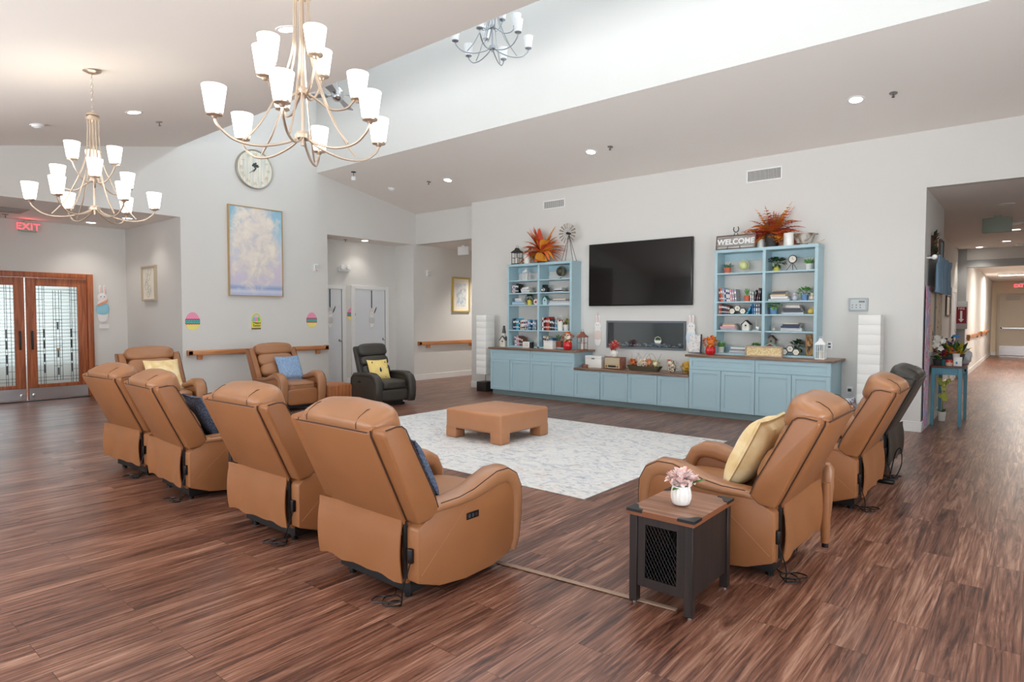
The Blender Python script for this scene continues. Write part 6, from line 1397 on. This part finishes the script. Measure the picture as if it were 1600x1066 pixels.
def orchid(label, x, y, z, petal, pr, ph, pm, hh, nleaf, seed, grp):
    t = thing('potted_orchid', label, 'orchid', (x, y, z), 0, grp); rn = random.Random(seed)
    MB().lathe(pm, [(0, 0), (pr * .75, 0), (pr, ph), (pr * .88, ph), (0, ph * .85)], n=20).build('pot', t)
    m = MB(); m.tube(GREEN, smooth([(0, 0, ph * .8), (.01, 0, hh * .6), (.05, -.02, hh)], 4), .004, 5); m.build('stem', t)
    m = MB()
    for i in range(nleaf): a = i * 2 * PI / nleaf; m.leaf(DG2 if i % 2 else GREEN, (0, 0, ph * .85), (math.cos(a), math.sin(a) * .7, .8), pr * 2.6, pr * .9, .35, k=4)
    m.build('leaf', t); m = MB()
    for i in range(9):
        c_ = Vector((.02 + rn.uniform(-.06, .06), rn.uniform(-.05, .02), hh * rn.uniform(.55, 1.02)))
        for j in range(5): a = j * 2 * PI / 5 + i; m.leaf(petal, c_, (math.cos(a), -.3, math.sin(a)), .045, .04, .05, up=Vector((0, 1, 0)), k=2, fold=.1)
    m.build('bloom', t); return t
orchid('white orchid with dark strap leaves at the near left of the blue table', -1.04, 10.90, ZT, CERAMIC, .065, .09, mat('dark_pot', (0, 0, 0)), .42, 7, 3, None)
orchid('yellow orchid in a white pot on the floor under the blue table', -1.01, 11.30, 0.0005, mat('chartreuse_petal', (206, 212, 96), .6), .055, .14, CERAMIC, .62, 5, 5, None)
t = thing('mushroom_jar', 'cream jar with red white dotted mushroom lid on the blue table', 'jar', (-.90, 10.83, ZT))
MB().lathe(mat('cream_jar', (226, 212, 178), .5), [(0, 0), (.035, 0), (.045, .02), (.042, .05), (0, .05)], n=20).build('jar', t)
MB().lathe(REDG, [(0, .05), (.052, .05), (.05, .07), (.03, .088), (0, .092)], n=20).build('lid', t)
MB().puff(CERAMIC, (0, -.035, .082), (.008, .005, .006), 2, 2).puff(CERAMIC, (.025, -.02, .083), (.006, .005, .005), 2, 2).puff(CERAMIC, (-.025, -.015, .083), (.006, .005, .005), 2, 2).build('dots', t)
t = thing('photo_box', 'white card box with blue mark at the near right of the blue table', 'box', (-.80, 10.85, ZT))
MB().box(CERAMIC, -.05, .05, -.03, .03, 0, .13, .003).build('box', t); MB().prism(mat('blue_mark', (70, 150, 190), .6), [(-.02, .03), (.0, .03), (-.005, .07), (-.025, .06)], 'y', -.0325, -.03).build('mark', t)
tag(MB().lathe(CERAMIC, [(0, 0), (.03, 0), (.038, .10), (.045, .17), (.035, .17), (0, .16)], n=18).build('white_cup', loc=(-.83, 10.98, ZT)), 'white paper cup behind the white card box on the blue table', 'cup')
tag(MB().lathe(mat('small_teal_pot', (50, 110, 112), .5), [(0, 0), (.028, 0), (.036, .08), (.03, .08), (0, .07)], n=18).build('teal_pot', loc=(-.965, 10.88, ZT)), 'small teal pot between orchid and mushroom jar on the blue table', 'pot')
t = thing('flower_planter', 'dark slate planter of mixed flowers with a blue hummingbird pick', 'planter', (-.90, 11.25, ZT))
MB().prism(mat('slate_planter', (44, 50, 56), .6), [(-.10, 0), (.11, 0), (.15, .15), (-.13, .15)], 'y', -.10, .12, .004, 1).build('planter', t)
m = MB(); rn = random.Random(12)
petals(m, (-.10, -.05, .20), .09, [mat('burgundy_petal', (110, 28, 48), .6), REP], 60, rn, .6, .05); petals(m, (.02, -.05, .18), .08, [ORP, mat('rust_petal', (0, 0, 0)), YEP], 60, rn, .5, .05); petals(m, (-.05, -.02, .30), .07, [mat('violet_petal', (88, 70, 120), .6), CRP], 50, rn, .8, .05)
m.build('bloom', t); m = MB()
for i in range(46): m.leaf(rn.choice([DG2, GREEN, mat('yellow_leaf', (0, 0, 0))]), (rn.uniform(-.1, .12), rn.uniform(-.05, .05), .14), (rn.gauss(0, .5), rn.gauss(0, .4), 1), rn.uniform(.15, .34), .05, .25, k=4)
m.build('leaf', t)
m = MB(); HB = mat('hummingbird_blue', (60, 130, 190), .5); m.puff(HB, (.05, -.10, .42), (.05, .02, .022), 2.2, 4).leaf(HB, (.05, -.10, .43), (-.3, 0, 1), .10, .05, 0).leaf(HB, (.05, -.10, .43), (.9, 0, .6), .10, .05, 0).tube(HB, [(.05, -.1, .42), (.03, -.1, .14)], .003, 4); m.build('bird_pick', t)
t = thing('tissue_bag', 'crumpled white plastic bag at the far right end of the blue table', 'bag', (-.77, 11.58, ZT))
MB().puff(mat('thin_white_plastic', (226, 228, 232), .35), (0, 0, .12), (.07, .09, .13), 2.6, 8, wr=4).build('bag', t)
# wall above the table
HX = -1.13
t = thing('curtain_rod', 'white curtain rod with round ends on the hall corner wall', 'curtain rod', (HX, 10.08, 2.36))
MB().tube(WHITE, [(.10, .0, 0), (.10, 2.02, .0)], .014, 10).build('rod', t)
for y in (-.0, 2.02): MB().puff(WHITE, (.10, y, 0), (.035, .035, .035), 2, 5).build('finial', t)
for y in (.08, 1.94): MB().box(WHITE, .002, .10, y - .01, y + .01, -.012, .012).build('bracket', t)
BC = mat('dusty_blue_cloth', (126, 154, 176), .9, noise=.08, nscale=8, bump=.3, bscale=150); b = bmesh.new(); rows = []
for j in range(9):
    z = 2.40 - j * .062 - .0; row = []
    for i in range(91):
        y = .14 + i * .0195; a_ = .028 * (.5 + .5 * j / 8); x = .10 + (.018 if j < 2 else 0) + a_ * math.sin(i * .62) + .012 * math.sin(i * .23 + 1)
        row.append((x, y, z - 2.36 - .006 * math.sin(i * .62 + .8) * (j / 8)))
    rows.append(row)
rings = [[Vector(p) for p in [r_[i] for r_ in rows]] + [Vector((r_[i][0] + .005, r_[i][1], r_[i][2])) for r_ in reversed(rows)] for i in range(91)]
vo = MB().loft(BC, rings).build('valance', loc=(HX + .0, 10.08, 2.36)); tag(vo, 'dusty blue valance curtain gathered on the white rod in the hall', 'curtain')
t = thing('pineapple_decoration', 'dried brown leaf swag hung above the blue valance', 'wall decoration', (HX, atx(1455, 386, HX).y, 2.55))
m = MB(); rn = random.Random(3); BR = mat('dried_brown', (82, 62, 46), .8, noise=.3, nscale=20); BR2 = mat('dried_tan', (140, 108, 72), .8)
for i in range(70): zz = rn.uniform(-.16, .16); m.leaf(rn.choice([BR, BR, BR2, DG2]), (.03, rn.uniform(-.07, .07), zz), (.6, rn.gauss(0, .8), rn.uniform(.2, 1.4)), .11, .045, .1, k=2)
m.build('foliage', t); MB().box(BR, .002, .035, -.035, .035, -.17, .16, .008).build('stem_bundle', t)
def wall_frame(label, px, py, X_, w_, h, fm, mm, grp=None):
    p = atx(px, py, X_); t = thing('framed_picture', label, 'picture', (X_, p.y, p.z), PI / 2, grp)
    m = MB(); e = .025; m.box(fm, -w_ / 2, w_ / 2, -.03, 0, h / 2 - e, h / 2).box(fm, -w_ / 2, w_ / 2, -.03, 0, -h / 2, -h / 2 + e).box(fm, -w_ / 2, -w_ / 2 + e, -.03, 0, -h / 2 + e, h / 2 - e).box(fm, w_ / 2 - e, w_ / 2, -.03, 0, -h / 2 + e, h / 2 - e); m.build('frame', t)
    MB().box(mm, -w_ / 2 + e, w_ / 2 - e, -.015, -.002, -h / 2 + e, h / 2 - e).build('picture', t); return t
wall_frame('small blue picture in a brown frame above the valance', 1469, 393, HX, .45, .34, mat('brown_frame', (110, 84, 66), .6), mat('sky_print', (140, 176, 200), .6))
wall_frame('tall cream framed panel on the hall wall beyond the valance', 1480, 478, -1.5, .8, .46, mat('dark_thin_frame', (86, 78, 66), .6), mat('cream_print', (226, 216, 196), .6))
LEAFP = mottled('leaf_print_cloth', [(.40, (232, 214, 190)), (.62, (232, 214, 190)), (.66, (120, 80, 66))], 9, .9, 3, 1.0, (1, 2.2, .7))
def hanging(label, y0, y1, z0, z1, m_, name='wall_hanging', grp=None, off=.012):
    b_ = MB(); n_ = max(6, int((y1 - y0) / .03)); rg_ = []
    for i in range(n_ + 1):
        y = y0 + (y1 - y0) * i / n_; x = HX + off + .008 * math.sin(i * 1.1)
        rg_.append([Vector((x, y, z1)), Vector((x + .002 * math.sin(i), y, (z0 + z1) / 2)), Vector((x, y, z0)), Vector((x - .004, y, z0)), Vector((x - .004, y, z1))])
    b_.loft(m_, rg_); return tag(b_.build(name), label, 'wall hanging', grp)
hanging('beige leaf print cloth panel under the valance, nearer of the two', 10.55, 11.05, 1.05, 2.0, LEAFP, grp='leaf print panels under the valance')
hanging('beige leaf print cloth panel under the valance, farther of the two', 11.3, 12.05, 1.1, 2.0, LEAFP, grp='leaf print panels under the valance')
hanging('grey and beige cloth strip between the leaf print panels', 11.08, 11.27, 1.2, 2.0, mat('grey_cloth', (150, 148, 144), .9))
QU = mottled('pastel_quilt', [(.35, (150, 170, 206)), (.47, (206, 196, 222)), (.55, (226, 130, 150)), (.6, (214, 222, 232)), (.75, (186, 206, 222))], 3.4, .9, 3, .8, (1, 3, 1.2))
hanging('long pastel quilt hanging down the hall corner beside the television wall', 10.04, 10.50, .03, 1.98, QU, off=.024)
# fire extinguisher cabinet sign on the grey jamb, hall thermostat
t = thing('extinguisher_sign', 'red and white arrow sign on the grey cabinet down the hall', 'sign', (-1.40, 19.59, 1.62))
MB().box(mat('cabinet_grey', (184, 186, 188), .5), -.13, .13, -.05, 0, -.36, .34, .004).build('cabinet', t)
MB().box(mat('sign_maroon', (140, 22, 44), .5), -.11, .11, -.055, -.05, -.22, .20).build('sign_panel', t)
m = MB(); SW = mat('sign_white', (0, 0, 0)); m.box(SW, -.022, .022, -.058, -.055, -.12, .10).prism(SW, [(-.06, -.11), (.06, -.11), (0, -.19)], 'y', -.058, -.055); text_mb(m, SW, 'FIRE', .075, face_neg_y(0, -.057, .155), .0006); m.build('arrow', t)
# cords and boxes on the floor by the right hand chairs
tag(MB().tube(BLKPL, smooth([(-1.03, 7.02, .02), (-.98, 6.95, .25), (-.93, 6.9, .30), (-.92, 6.86, .15), (-.98, 6.8, .012), (-1.05, 6.72, .008)], 5), .005, 5).box(BLKPL, -1.10, -.95, 6.66, 6.76, 0, .035, .008).build('power_brick'), 'black power brick and looping cord on the floor behind the charcoal recliner', 'power adapter')

t = thing('padded_post', 'upright tan padded post with black foot behind the yellow pillow recliner', 'post', (-1.04, 4.56, 0))
MB().strap(LEATHER, [(0, .03), (0, .12), (.0, .30), (.0, .44)], [.05, .06, .06, .05], [.06, .07, .07, .05], 2.4, 14).build('pad', t)
MB().strap(LEATHER_LIT, [(.03, .20), (.05, .40), (.05, .52), (.04, .56)], [.05, .07, .07, .03], [.07, .10, .10, .04], 2.6, 14).build('cushion', t)
MB().lathe(BLKPL, [(0, 0), (.022, 0), (.022, .03), (0, .03)], n=12).build('foot', t)
